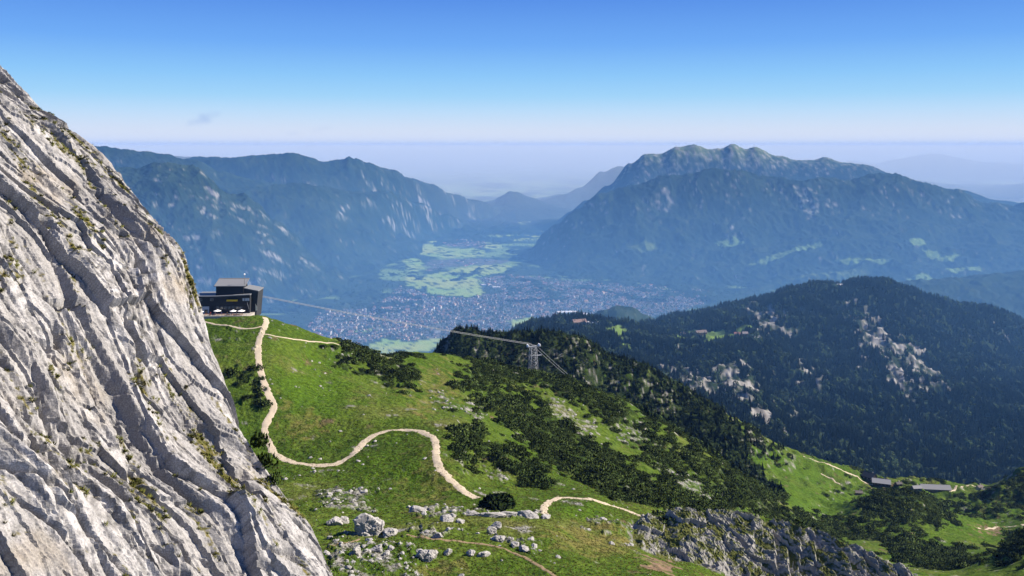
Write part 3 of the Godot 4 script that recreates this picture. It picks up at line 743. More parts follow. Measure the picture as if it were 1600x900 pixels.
func broadleaf(leaves: int, low: Color, tip: Color) -> ArrayMesh:
	var st := begin()
	for k in 4:
		var a := TAU * k / 4; var b := TAU * (k + 1) / 4
		tri(st, Vector3(cos(a) * .04, 0, sin(a) * .04), Vector3(0, .6, 0), Vector3(cos(b) * .04, 0, sin(b) * .04), Vector3(cos(a), 0, sin(a)), Color(.07, .05, .035))
	for k in leaves:
		var v := ball()
		var p := Vector3(v.x * .42, .58 + v.y * .40, v.z * .42) * pow(rng.randf(), .12)
		p.y = maxf(p.y, .18)
		var s := v.cross(ball()).normalized(); var u := v.cross(s)
		var z := rng.randf_range(.07, .13)
		tri(st, p - s * z, p + u * z, p + s * z, (v + Vector3(0, .3, 0)).normalized(), mixc(low, tip, rng.randf()))
	return st.commit()
# a broken block of limestone about one unit across: a cube cut back by random planes, pitted a little
func boulder(cuts: int, seed_: int, n := 9) -> ArrayMesh:
	var r2 := RandomNumberGenerator.new(); r2.seed = seed_
	var planes := []
	for k in cuts:
		var v := Vector3(r2.randf_range(-1, 1), r2.randf_range(-.6, 1), r2.randf_range(-1, 1)).normalized()
		planes.append([v, r2.randf_range(.30, .46)])
	var nz := noise(.34, seed_, true, 4)
	var chip := noise(.42, seed_ + 9, false, 1)
	chip.noise_type = FastNoiseLite.TYPE_CELLULAR; chip.cellular_return_type = FastNoiseLite.RETURN_CELL_VALUE; chip.fractal_type = FastNoiseLite.FRACTAL_NONE
	var st := begin(); st.set_smooth_group(-1)
	for face in 6:
		var ax := Vector3.ZERO; ax[face % 3] = 1.0 if face < 3 else -1.0
		var u := Vector3.ZERO; u[(face + 1) % 3] = 1.0
		var w := ax.cross(u)
		var g := []
		for j in n:
			for i in n:
				var dir := (ax + u * (2.0 * i / (n - 1) - 1.0) + w * (2.0 * j / (n - 1) - 1.0)).normalized()
				var r := .72
				for p in planes:
					var c: float = dir.dot(p[0])
					if c > .05: r = minf(r, p[1] / c)
				r += nz.get_noise_3dv(dir * 1.0) * .035 + chip.get_noise_3dv(dir) * .045
				var q := dir * r
				g.append(Vector3(q.x, q.y * .82, q.z))
		for j in n - 1:
			for i in n - 1:
				var o := j * n + i
				for t in [[o, o + n, o + 1], [o + 1, o + n, o + n + 1]]:
					for k in t:
						var v: Vector3 = g[k]
						var sh := clampf(.5 + nz.get_noise_3dv(v * 3.0) * .9, 0, 1)
						st.set_color(mixc(Color(.13, .125, .116), Color(.35, .335, .315), sh)); st.add_vertex(v)
	st.generate_normals()
	return st.commit()

func stuff(called: String, mesh: Mesh, xf: Array, m: Material, label: String, category: String, tone: FastNoiseLite = null) -> void:
	if xf.is_empty(): return
	var mm := MultiMesh.new()
	mm.transform_format = MultiMesh.TRANSFORM_3D
	mm.use_colors = tone != null
	mm.mesh = mesh; mm.instance_count = xf.size()
	for k in xf.size():
		mm.set_instance_transform(k, xf[k])
		if tone:   # plants differ from one another, in drifts and singly
			var v := clampf(1.0 + tone.get_noise_2d(xf[k].origin.x, xf[k].origin.z) * .9 + rng.randf_range(-.3, .3), .45, 2.0)
			mm.set_instance_color(k, Color(v * 1.05, v, v * .95))
	var o := MultiMeshInstance3D.new(); o.name = numbered(called); o.multimesh = mm; o.material_override = m
	add_child(o); tag(o, label, category, "", "stuff")
func single(called: String, mesh: Mesh, t: Transform3D, m: Material, label: String, category: String, group := "") -> MeshInstance3D:
	var o := MeshInstance3D.new(); o.name = numbered(called); o.mesh = mesh; o.material_override = m
	add_child(o); o.transform = t; tag(o, label, category, group)
	return o
func placed(at: Vector3, size: Vector3, turn: float, tilt := Vector3.UP) -> Transform3D:
	var b := Basis(Vector3.UP, turn).scaled_local(size)
	if tilt != Vector3.UP:
		b = Basis(Quaternion(Vector3.UP, tilt)) * b
	return Transform3D(b, at)
func seen(l: Land, p: Vector3) -> bool:   # whether the ground at p can be seen from the viewpoint
	var h := l.hit(CX + F * p.x / -p.z, HY + F * (EYE - p.y - 1.0) / -p.z)
	return absf(h.z - p.z) < 12.0 + -p.z * .02

var bush_mat: StandardMaterial3D; var bushes: Array[ArrayMesh] = []; var spruces: Array[ArrayMesh] = []; var leafy: Array[ArrayMesh] = []; var stones: Array[ArrayMesh] = []; var stone_mat: StandardMaterial3D
func make_kinds() -> void:
	bush_mat = mat(Color.WHITE, .95, .15, true)
	for k in 4: bushes.append(pine_bush(210, Color(.017, .031, .010), Color(.062, .088, .027)))
	for k in 3: spruces.append(spruce(9 + k, [.19, .23, .16][k], Color(.014, .026, .015), Color(.044, .064, .032)))
	for k in 2: leafy.append(broadleaf(90, Color(.02, .036, .012), Color(.05, .075, .025)))
	for k in 6: stones.append(boulder(14 + k * 2, 300 + k))
	stone_mat = mat(Color.WHITE, .95, .2, true)
	stone_mat.uv1_triplanar = true; stone_mat.uv1_world_triplanar = true; stone_mat.uv1_scale = Vector3.ONE * .8
	stone_mat.normal_enabled = true; stone_mat.normal_texture = bumps(75, .03, 6.0)

func forest() -> void:
	# the wood on the mountain across the ravine: one mass of spruces
	var sets: Array = [[], [], []]; var fresh: Array = []
	var gap := noise(120, 91); var patch := noise(30, 92)
	for k in 90000:
		# even over the ground: the fan is wider with distance
		var d := sqrt(lerpf(1240.0 * 1240.0, 3300.0 * 3300.0, rng.randf()))
		var x := (lerpf(520, 1780, rng.randf()) - CX) / F * d
		if x < -170.0 or mid.zone_at(x, -d) == DIRT or mid.zone_at(x, -d) == LUSH: continue
		var th := gap.get_noise_2d(x, d) + patch.get_noise_2d(x, d) * .7
		if mid.zone_at(x, -d) == ROCK and th < .40: continue
		if th < -.52: continue
		var n := mid.n_at(x, -d)
		if n.y < .45: continue
		var h := rng.randf_range(11, 21) * (1.0 + th * .25)
		var p := mid.on(x, -d); p.y -= .6
		if th > .22 and rng.randf() < .5 and p.y < 900.0:
			fresh.append(placed(p, Vector3.ONE * h * .75, rng.randf() * TAU)); continue
		sets[rng.randi() % 3].append(placed(p, Vector3(h * 1.1, h, h * 1.1), rng.randf() * TAU))
	for k in 3: stuff("mountain_forest", spruces[k], sets[k], bush_mat, ["dense spruce wood covering the mountain across the ravine", "broad spruces mixed through the wood across the ravine", "slender spruces mixed through the wood across the ravine"][k], "forest", noise(140, 93))
	stuff("mountain_broadleaf", leafy[0], fresh, bush_mat, "lighter broadleaf trees in patches of the wood across the ravine", "forest", noise(140, 93))
	# ridge wood and scrub between the meadow and the ravine
	var wood: Array = []; var scrub: Array = []; var leaf: Array = []
	for k in 60000:
		var d := sqrt(lerpf(560.0 * 560.0, 1236.0 * 1236.0, rng.randf()))
		var x := (lerpf(640, 1420, rng.randf()) - CX) / F * d
		if near.zone_at(x, -d) != WOOD: continue
		var n := near.n_at(x, -d)
		var th := patch.get_noise_2d(x * 1.4, d) + gap.get_noise_2d(x, d) * .5
		if th < -.38 or n.y < .30: continue
		var p := near.on(x, -d)
		if rng.randf() < .14:
			var h := rng.randf_range(4.5, 9.5)
			wood.append(placed(p - Vector3(0, .3, 0), Vector3(h * 1.15, h, h * 1.15), rng.randf() * TAU))
		elif rng.randf() < .22:
			var h := rng.randf_range(2.5, 5.0)
			leaf.append(placed(p - Vector3(0, .3, 0), Vector3(h, h, h), rng.randf() * TAU))
		else:
			var r := rng.randf_range(1.6, 3.2)
			scrub.append(placed(p, Vector3(r, r * .85, r), rng.randf() * TAU))
	individuals("spruce_tree", spruces, wood, bush_mat, 200, "dark spruce growing %s", [[720, 530, "on the knob of the dark ridge"], [850, 535, "on the dark ridge behind the pylon"], [960, 580, "along the falling crest beyond the cliffs"], [1080, 660, "on the wooded slope above the ravine"], [1180, 720, "where the wood meets the lower alp"]], "tree", "spruces", "more small spruces on the ridge above the ravine")
	stuff("ridge_scrub", bushes[0], scrub, bush_mat, "dwarf pine scrub covering the ridge above the ravine", "scrub", noise(40, 94))
	stuff("green_scrub", leafy[0], leaf, bush_mat, "lighter green leafy scrub scattered over the ridge", "scrub", noise(40, 94))
# the nearest LIMIT in view become things of their own, the rest one mass
func individuals(called: String, meshes: Array, xf: Array, m: Material, limit: int, label: String, spots: Array, category: String, group: String, rest: String) -> void:
	xf.sort_custom(func(a, b): return a.origin.length_squared() - (EYE * 2.0) * a.origin.y < b.origin.length_squared() - (EYE * 2.0) * b.origin.y)
	var more: Array = []
	var n := 0
	var at: Array[Vector3] = []
	for s in spots: at.append(near.hit(s[0], s[1]))
	for t in xf:
		if n < limit and seen(near, t.origin):
			var big: float = t.basis.get_scale().x * (.42 if category == "rock" else 1.0) * (.35 if category == "tree" else 1.0)
			var word: String = ("small " if big < (.45 if category == "rock" else 2.0) else ("large " if big > (.6 if category == "rock" else 3.0) else "middling ")) if category != "tree" else ("low " if big < 2.4 else ("tall " if big > 3.1 else ""))
			var best := 1e18; var where := ""
			for k in at.size():
				var q: float = (at[k] - t.origin).length_squared()
				if q < best: best = q; where = spots[k][2]
			single(called, meshes[n % meshes.size()], t, m, word + label % where, category, group + " " + where)
			n += 1
		else: more.append(t)
	stuff(called + "_mass", meshes[0], more, m, rest, category, noise(25, 94) if m == bush_mat else null)

func scrub_and_stones() -> void:
	var low: Array = []; var far: Array = []; var hut: Array = []
	for k in 98000:
		var d := sqrt(lerpf(190.0 * 190.0, 1236.0 * 1236.0, pow(rng.randf(), 1.6)))
		var x := (lerpf(330, 1790, rng.randf()) - CX) / F * d
		var zz := near.zone_at(x, -d)
		if zz != PINE and not (zz == 0 and d > 520.0 and nn_e.get_noise_2d(x + 300.0, -d) + nn_a.get_noise_2d(x + 90.0, -d) > .50): continue
		var e := nn_e.get_noise_2d(x, -d)
		if e < -.34: continue
		var p := near.on(x, -d)
		var r := rng.randf_range(1.4, 3.0) * (1.0 if d < 600 else 1.25) * (1.0 + e * .5)
		if rng.randf() < .16: r *= 1.7
		var t := placed(p - Vector3(0, .15, 0), Vector3(r, r * rng.randf_range(.7, 1.0), r), rng.randf() * TAU)
		if d < 660: low.append(t)
		else: far.append(t)
	individuals("dwarf_pine", bushes, low, bush_mat, 300, "dark green dwarf pine %s", [[590, 575, "in the thicket on the meadow rim"], [760, 590, "in the thicket below the pylon"], [800, 720, "in the patch above the big round bush"], [735, 680, "in the patch beside the path bend"], [870, 700, "in the long thicket across the slope"], [990, 760, "at the lower end of the long thicket"], [1060, 720, "in the scrub below the dark ridge"], [1120, 790, "on top of the broken outcrop"], [1300, 830, "in the hollow behind the broken outcrop"], [390, 610, "beside the path near the rock face"], [920, 630, "in the strip along the slope rim"]], "shrub", "dwarf pines", "further dwarf pines of the thickets on the slope")
	stuff("alp_thicket", bushes[1], far, bush_mat, "dark thicket of dwarf pine around the lower alp", "scrub", noise(30, 94))
	# stones
	var big: Array = []; var small: Array = []
	for k in 60000:
		var d := sqrt(lerpf(185.0 * 185.0, 560.0 * 560.0, pow(rng.randf(), 1.3)))
		var x := (lerpf(400, 1500, rng.randf()) - CX) / F * d
		var z := near.zone_at(x, -d)
		if z == PINE or z == DIRT: continue
		var e := nn_e.get_noise_2d(x, -d) + nn_a.get_noise_2d(x * 2.0, -d) * .5
		var chance := .5 if z == ROCK else (.10 if e > .28 else .006)
		if rng.randf() > chance: continue
		var s := .24 + pow(rng.randf(), 6.0) * 1.7
		var p := near.on(x, -d)
		var t := placed(p + Vector3(0, s * .05, 0), Vector3(s * rng.randf_range(.8, 1.4), s * rng.randf_range(.6, 1.0), s * rng.randf_range(.8, 1.3)), rng.randf() * TAU, (Vector3.UP + ball() * .35).normalized())
		if s > .8: big.append(t)
		else: small.append(t)
	individuals("limestone_rock", stones, big, stone_mat, 260, "pale grey limestone rock lying %s", [[590, 880, "in the scree by the foot of the rock face"], [540, 780, "in the stony turf below the path curve"], [720, 638, "in the stony band above the path bend"], [770, 745, "in the stones beside the dwarf pine patch"], [740, 825, "among the boulders above the brown trail"], [760, 885, "below the brown trail"], [900, 650, "in the bare patch inside the long thicket"], [940, 830, "in the dry turf beside the outcrop"], [540, 640, "in the meadow inside the path curve"], [480, 580, "in the meadow below the station"], [1200, 850, "against the broken outcrop"]], "rock", "rocks", "further pale rocks strewn over the slope")
	var thirds: Array = [[], [], []]
	for k in small.size(): thirds[k % 3].append(small[k])
	for k in 3: stuff("loose_stones", stones[k * 2], thirds[k], stone_mat, ["small loose pale stones strewn over the meadow", "angular loose stones strewn over the meadow", "blunt loose stones strewn over the meadow"][k], "stones")
# ---------- paths ----------
func path(called: String, pts: Array, width: float, m: Material, label: String, lift := .10) -> void:
	var w: Array[Vector3] = []
	for p in pts: w.append(near.hit(p[0], p[1]))
	var c := Curve3D.new(); c.bake_interval = 1.0
	for k in w.size():
		var tan := (w[mini(k + 1, w.size() - 1)] - w[maxi(k - 1, 0)]) / 6.0
		tan.y = 0
		c.add_point(Vector3(w[k].x, 0, w[k].z), -tan, tan)
	var b := c.get_baked_points()
	var st := begin()
	var nz := noise(7.0, 95); var rows := []
	for k in b.size():
		var dir := (b[mini(k + 1, b.size() - 1)] - b[maxi(k - 1, 0)]).normalized()
		var side := Vector3(-dir.z, 0, dir.x)
		var wd := width * (1.0 + nz.get_noise_1d(k * 1.3) * .35 + rng.randf_range(-.07, .07))
		var row := []
		for i in 7:
			var f := i / 6.0 - .5
			var q := b[k] + side * f * wd + side * nz.get_noise_2d(k, 40.0) * width * .12
			var y := near.y_at(q.x, q.z) + (lift if i > 0 and i < 6 else -.12)
			row.append(Vector3(q.x, y, q.z))
		rows.append(row)
	for k in rows.size() - 1:
		for i in 6:
			for v in [rows[k][i], rows[k][i + 1], rows[k + 1][i], rows[k][i + 1], rows[k + 1][i + 1], rows[k + 1][i]]:
				st.add_vertex(v)
	st.index(); st.generate_normals()
	var me := st.commit()
	# make sure the surface looks up
	var arr := me.surface_get_arrays(0)
	var up := 0.0
	for n in arr[Mesh.ARRAY_NORMAL]: up += n.y
	if up < 0.0:
		var ix: PackedInt32Array = arr[Mesh.ARRAY_INDEX]
		for k in range(0, ix.size(), 3):
			var t := ix[k + 1]; ix[k + 1] = ix[k + 2]; ix[k + 2] = t
		var nn: PackedVector3Array = arr[Mesh.ARRAY_NORMAL]
		for k in nn.size(): nn[k] = -nn[k]
		arr[Mesh.ARRAY_INDEX] = ix; arr[Mesh.ARRAY_NORMAL] = nn
		me = ArrayMesh.new(); me.add_surface_from_arrays(Mesh.PRIMITIVE_TRIANGLES, arr)
	structure(called, me, m, label)
func paths() -> void:
	var gravel := mat(Color(.50, .42, .31), 1.0, .1)
	gravel.uv1_triplanar = true; gravel.uv1_world_triplanar = true; gravel.uv1_scale = Vector3.ONE * .3; gravel.albedo_texture = grain(76, .04, .78)
	var worn := mat(Color(.27, .20, .12), 1.0, .1)
	worn.uv1_triplanar = true; worn.uv1_world_triplanar = true; worn.uv1_scale = Vector3.ONE * .3; worn.albedo_texture = gravel.albedo_texture
	path("gravel_path", [[414,496],[416,503],[413,512],[408,523],[404,536],[404,560],[408,580],[413,600],[420,617],[428,637],[418,658],[413,677],[423,698],[437,713],[460,723],[493,727],[523,725],[547,713],[563,697],[580,683],[602,674],[633,672],[660,675],[677,684],[681,697],[682,717],[691,737],[711,756],[745,779]], 3.7, gravel, "pale gravel path winding down from the station across the meadow")
	path("gravel_path", [[853,804],[850,796],[856,786],[868,780],[885,777.5],[910,779.5],[940,785],[970,794],[995,804],[1016,811]], 3.0, gravel, "pale gravel path bending round behind the rocks")
	path("footpath", [[300,501],[324,504],[345,508],[370,512],[395,513],[413,510]], 1.7, gravel, "narrow pale trail crossing the slope below the station", .12)
	path("footpath", [[412,522],[440,527],[475,532],[510,536],[538,539]], 1.5, gravel, "narrow pale trail leaving the path along the meadow rim", .12)
	path("footpath", [[636,835],[680,843],[720,846],[765,852],[790,858],[815,869],[835,880],[855,892],[885,908]], 1.3, worn, "worn brown trail between the foreground boulders", .07)
	path("footpath", [[512,856],[540,848],[562,842]], 1.0, worn, "worn brown trail beside the foot of the rock face", .07)
	path("alp_track", [[1255,713],[1300,728],[1330,741],[1350,753],[1366,758]], 2.6, gravel, "pale track leading down to the alpine hut", .2)
	path("alp_track", [[1283,740],[1300,748],[1313,757]], 2.2, gravel, "short pale track on the alp below the hut", .2)
	path("alp_track", [[1484,769],[1492,765],[1503,761],[1522,760],[1546,763]], 3.0, gravel, "pale track looping beside the long barn", .2)
	path("alp_track", [[1526,825],[1550,826],[1575,823],[1610,822]], 3.0, gravel, "pale track across the lower alp under the dark spur", .2)

# ---------- built things ----------
func part(parent: Node, called: String, mesh: Mesh, m: Material, at := Vector3.ZERO, turn := Vector3.ZERO) -> MeshInstance3D:
	var o := MeshInstance3D.new(); o.name = called; o.mesh = mesh; o.material_override = m
	parent.add_child(o, true); o.position = at; o.rotation = turn
	return o
func box(x: float, y: float, z: float) -> BoxMesh:
	var b := BoxMesh.new(); b.size = Vector3(x, y, z); return b
# an outline in x and y pushed back along -z by DEPTH
func slab(outline: Array, depth: float) -> ArrayMesh:
	var pl := PackedVector2Array()
	for p in outline: pl.append(Vector2(p[0], p[1]))
	if Geometry2D.is_polygon_clockwise(pl): pl.reverse()
	var st := begin()
	st.set_smooth_group(-1)
	var ti := Geometry2D.triangulate_polygon(pl)
	for k in range(0, ti.size(), 3):
		for v in [ti[k], ti[k + 2], ti[k + 1]]: st.add_vertex(Vector3(pl[v].x, pl[v].y, 0))
		for v in [ti[k], ti[k + 1], ti[k + 2]]: st.add_vertex(Vector3(pl[v].x, pl[v].y, -depth))
	for k in pl.size():
		var a := pl[k]; var b := pl[(k + 1) % pl.size()]
		var A := Vector3(a.x, a.y, 0); var B := Vector3(b.x, b.y, 0); var z := Vector3(0, 0, -depth)
		for v in [A, A + z, B, B, A + z, B + z]: st.add_vertex(v)
	st.generate_normals()
	return st.commit()
func bar(a: Vector3, b: Vector3, r: float) -> ArrayMesh:
	var st := begin()
	var d := (b - a).normalized()
	var s := d.cross(Vector3.UP if absf(d.y) < .9 else Vector3.RIGHT).normalized(); var u := s.cross(d)
	for k in 6:
		var p := (s * cos(TAU * k / 6) + u * sin(TAU * k / 6)) * r; var q := (s * cos(TAU * (k + 1) / 6) + u * sin(TAU * (k + 1) / 6)) * r
		for v in [a + p, b + p, a + q, a + q, b + p, b + q]: st.add_vertex(v)
		for v in [a, a + p, a + q, b, b + q, b + p]: st.add_vertex(v)
	st.generate_normals()
	return st.commit()
func thing(called: String, at: Vector3, turn: float, label: String, category: String, group := "") -> Node3D:
	var o := Node3D.new(); o.name = numbered(called); add_child(o)
	o.position = at; o.rotation.y = turn; tag(o, label, category, group)
	return o

var grey_metal: StandardMaterial3D; var cladding: StandardMaterial3D; var white_paint: StandardMaterial3D; var dark_glass: StandardMaterial3D; var timber: StandardMaterial3D; var shingle: StandardMaterial3D
var station_at: Vector3
func station() -> void:
	station_at = near.hit(362, 492)
	var d := -station_at.z - 1.0
	var o := thing("cable_car_station", station_at + Vector3(0, .2, 0), 0.03, "dark clad mountain cable car station with grey sloping roof on the meadow rim", "station")
	var k := d / F   # metres in a picture column at that distance
	var X := func(px: float) -> float: return (px - 362.0) * k
	var Y := func(py: float) -> float: return (491.0 - py) * k
	var roofing := mat(Color(.17, .172, .175), .6, .4); var trim := mat(Color(.15, .155, .16), .6, .3); var yellow := mat(Color(.55, .36, .03), .7, .3); var pale := mat(Color(.30, .34, .38), .6, .3); var concrete := mat(Color(.33, .30, .27), .95, .2)
	part(o, "terrace", slab([[X.call(300), -4.0], [X.call(394), -4.0], [X.call(394), .35], [X.call(300), .35]], 17.0), concrete, Vector3(0, 0, 6.5))
	part(o, "lower_storey", slab([[X.call(304), -3.0], [X.call(388), -3.0], [X.call(389), Y.call(461.7)], [X.call(336), Y.call(464)], [X.call(304), Y.call(464)]], 15.0), cladding, Vector3(0, 0, -2.0))
	part(o, "roof_slab", slab([[X.call(302), Y.call(464) + .02], [X.call(336), Y.call(464) + .02], [X.call(389.5), Y.call(461.7) + .02], [X.call(389.5), Y.call(461.7) + .5], [X.call(336), Y.call(464) + .5], [X.call(302), Y.call(464) + .5]], 16.6), trim, Vector3(0, 0, -1.2))
	part(o, "upper_block", slab([[X.call(334), Y.call(464)], [X.call(377), Y.call(463)], [X.call(377), Y.call(448.6)], [X.call(334), Y.call(448.6)]], 9.0), cladding, Vector3(0, 0, -4.5))
	# the sheet roof climbs away from the terrace
	var roof := part(o, "upper_roof", box(17.2, .35, 10.6), roofing, Vector3(X.call(355.5), Y.call(448.6) + 1.55, -9.0), Vector3(.285, 0, 0))
	part(roof, "ridge_cap", box(17.3, .25, .5), trim, Vector3(0, .22, -5.1))
	part(roof, "edge_trim", box(.3, .5, 10.7), trim, Vector3(8.75, .02, 0)); part(roof, "edge_trim", box(.3, .5, 10.7), trim, Vector3(-8.75, .02, 0))
	part(o, "gable_wall", slab([[0, 0], [8.8, 0], [8.8, 2.7]], 15.9), cladding, Vector3(X.call(376.6), Y.call(448.6), -4.6), Vector3(0, PI / 2, 0))
	part(o, "cable_bay", slab([[X.call(377.2), -3.0], [X.call(396), -3.0], [X.call(397.5), Y.call(479)], [X.call(399.5), Y.call(457.5)], [X.call(378), Y.call(452.8)], [X.call(377.2), Y.call(452.8)]], 12.0), mat(Color(.03, .032, .035), .7, .3), Vector3(0, 0, -5.5))
	part(o, "bay_roof", slab([[X.call(377.3), Y.call(452.8) + .02], [X.call(400), Y.call(457.5) + .02], [X.call(400), Y.call(457.5) + .45], [X.call(377.3), Y.call(452.8) + .45]], 12.8), trim, Vector3(0, 0, -5.1))
	for px in [379.0, 383.0, 386.5]:
		var w := part(o, "window", box(1.25, 1.7, .12), trim, Vector3(X.call(px), Y.call(468.5), -1.93)); part(w, "pane", box(.95, 1.4, .1), mat(Color(.32, .36, .40), .15, .6), Vector3(0, 0, .05))
	for px in [339.0, 345.0, 351.0, 357.0, 363.0, 369.0, 375.0]:
		var w := part(o, "window", box(1.9, 2.4, .12), mat(Color(.03, .03, .033), .6), Vector3(X.call(px), Y.call(482.0), -1.93)); part(w, "pane", box(1.6, 2.1, .1), dark_glass, Vector3(0, 0, .05))
	for px in [312.0, 329.5]:
		var w := part(o, "window", box(1.8, 1.5, .12), trim, Vector3(X.call(px), Y.call(468.5), -1.93)); part(w, "pane", box(1.5, 1.2, .1), dark_glass, Vector3(0, 0, .05))
	var ent := part(o, "entrance", box(X.call(325.5) - X.call(308), 4.2, .5), pale, Vector3(X.call(316.8), 2.3, -1.7))
	part(ent, "door", box(1.8, 2.4, .12), dark_glass, Vector3(1.6, -.8, .28)); part(ent, "door", box(1.8, 2.4, .12), dark_glass, Vector3(-1.2, -.8, .28))
	part(o, "awning", slab([[X.call(353), -.5], [X.call(370), -.5], [X.call(370), .4], [X.call(353), .4]], .9), yellow, Vector3(0, Y.call(469.5), -1.1))
	part(o, "downpipe", bar(Vector3(X.call(384.5), Y.call(472), -1.8), Vector3(X.call(387.5), Y.call(484), -1.8), .12), trim)
	var mast := part(o, "mast", bar(Vector3(X.call(377.4), Y.call(449), -6), Vector3(X.call(377.4), Y.call(431), -6), .13), trim)
	var bl := SphereMesh.new(); bl.radius = .5; bl.height = 1.0; bl.radial_segments = 10; bl.rings = 6
	part(mast, "aerial_dome", bl, white_paint, Vector3(X.call(377.4), Y.call(430.5), -6))
	for j in 24:
		part(o, "railing_post", box(.09, 1.1, .09), trim, Vector3(X.call(303) + j * 1.38, .9, 6.3))
	part(o, "handrail", box(32.0, .08, .1), trim, Vector3(X.call(303) + 15.9, 1.46, 6.3))
	# sail-shaped banner on the corner
	var fl := thing("banner_flag", station_at + Vector3(X.call(396), .2, -4.6), 0.0, "pale upright banner flag at the corner of the cable bay", "flag")
	part(fl, "pole", bar(Vector3(0, -2.0, .4), Vector3(0, 5.6, .4), .06), trim); part(fl, "cloth", slab([[.06, 1.4], [.95, 1.8], [.8, 3.6], [.06, 5.4]], .05), mat(Color(.62, .58, .45), .8), Vector3(0, 0, .42))
	# parasols
	var n := 0
	for s in [[341.5, 4.4, 2.0], [366.5, 4.0, 2.6], [379.0, 4.5, 2.2], [317.0, 4.2, 4.6]]:
		var at := station_at + Vector3(X.call(s[0]), .55, s[2])
		var u := thing("parasol", at, rng.randf(), ["white parasol alone under the dark facade of the terrace", "white parasol under the yellow awning", "white parasol beside the cable bay end of the terrace", "white parasol standing before the pale entrance"][n], "parasol", "parasols on the station terrace")
		n += 1
		part(u, "pole", bar(Vector3(0, -.1, 0), Vector3(0, 2.7, 0), .05), trim)
		var cl := CylinderMesh.new(); cl.bottom_radius = s[1] / 2; cl.top_radius = .12; cl.height = .75; cl.radial_segments = 8; cl.rings = 1
		var can := part(u, "canopy", cl, white_paint, Vector3(0, 2.5, 0))
		var kn := SphereMesh.new(); kn.radius = .1; kn.height = .2; kn.radial_segments = 8; kn.rings = 4
		part(can, "finial", kn, trim, Vector3(0, .42, 0))
		part(u, "foot", box(.9, .12, .9), concrete, Vector3(0, -.02, 0))
	# benches and tables along the rail
	for j in 9:
		var at := station_at + Vector3(X.call(326) + j * 2.5, .55, 4.1 + (j % 2) * .5)
		var t := thing("beer_table", at, rng.randf_range(-.15, .15), "orange brown wooden table with two benches on the station terrace", "table", "tables on the station terrace")
		part(t, "table_top", box(1.9, .06, .7), timber, Vector3(0, .74, 0))
		for sx in [-.7, .7]: part(t, "trestle", box(.06, .72, .5), trim, Vector3(sx, .36, 0))
		for sz in [-.65, .65]: part(t, "bench", box(1.9, .05, .26), timber, Vector3(0, .45, sz))
	for j in 7:
		var at := station_at + Vector3(X.call(330) + j * 3.1 + rng.randf() * 1.2, .55, 2.6 + rng.randf() * 1.0)
		var cc: Color = [Color(.35, .03, .03), Color(.5, .5, .5), Color(.03, .05, .2), Color(.45, .2, .05), Color(.25, .02, .06), Color(.6, .55, .45), Color(.1, .1, .1)][j]
		person(at, rng.randf() * TAU, cc, ["person in a red jacket standing on the terrace", "person in a light grey top standing on the terrace", "person in a dark blue jacket standing on the terrace", "person in an orange top standing on the terrace", "person in a dark red jacket standing on the terrace", "person in a beige top standing on the terrace", "person in black standing on the terrace"][j])
# a small standing figure: one lofted body from the feet up, with hair as its child
func person(at: Vector3, turn: float, top: Color, label: String) -> void:
	var o := thing("person", at, turn, label, "person", "people on the station terrace")
	var st := begin()
	var ring := func(y: float, rx: float, rz: float, cx: float, c: Color) -> Array: return [y, rx, rz, cx, c]
	var skin := Color(.45, .28, .2); var leg := Color(.05, .06, .09)
	var chains := [
		[ring.call(.0, .05, .10, -.09, Color(.05, .04, .03)), ring.call(.09, .045, .06, -.09, Color(.05, .04, .03)), ring.call(.45, .06, .065, -.10, leg), ring.call(.85, .09, .10, -.08, leg), ring.call(1.0, .10, .11, -.05, leg)],
		[ring.call(.0, .05, .10, .09, Color(.05, .04, .03)), ring.call(.09, .045, .06, .09, Color(.05, .04, .03)), ring.call(.45, .06, .065, .10, leg), ring.call(.85, .09, .10, .08, leg), ring.call(1.0, .10, .11, .05, leg)],
		[ring.call(.86, .15, .11, 0, leg), ring.call(1.0, .15, .11, 0, top), ring.call(1.2, .17, .12, 0, top), ring.call(1.38, .19, .12, 0, top), ring.call(1.46, .10, .08, 0, top), ring.call(1.5, .055, .055, 0, skin), ring.call(1.56, .065, .08, 0, skin), ring.call(1.65, .078, .095, 0, skin), ring.call(1.73, .06, .075, 0, skin), ring.call(1.76, .01, .01, 0, skin)],
		[ring.call(.74, .03, .04, -.27, skin), ring.call(.86, .035, .04, -.26, skin), ring.call(1.1, .045, .05, -.24, top), ring.call(1.4, .055, .06, -.19, top)],
		[ring.call(.74, .03, .04, .27, skin), ring.call(.86, .035, .04, .26, skin), ring.call(1.1, .045, .05, .24, top), ring.call(1.4, .055, .06, .19, top)]]
	for ch in chains:
		for k in ch.size() - 1:
			for i in 8:
				var q := []
				for c in [[k, i], [k, i + 1], [k + 1, i], [k + 1, i + 1]]:
					var r: Array = ch[c[0]]; var a: float = TAU * c[1] / 8
					q.append([Vector3(r[3] + cos(a) * r[1], r[0], sin(a) * r[2]), r[4]])
				for v in [0, 2, 1, 1, 2, 3]: st.set_color(q[v][1]); st.add_vertex(q[v][0])
	st.generate_normals()
	part(o, "body", st.commit(), mat(Color.WHITE, .9, .2, true))
	var hr := SphereMesh.new(); hr.radius = .095; hr.height = .17; hr.radial_segments = 8; hr.rings = 4
	part(o, "hair", hr, mat(Color(.04, .03, .02)), Vector3(0, 1.70, .015))

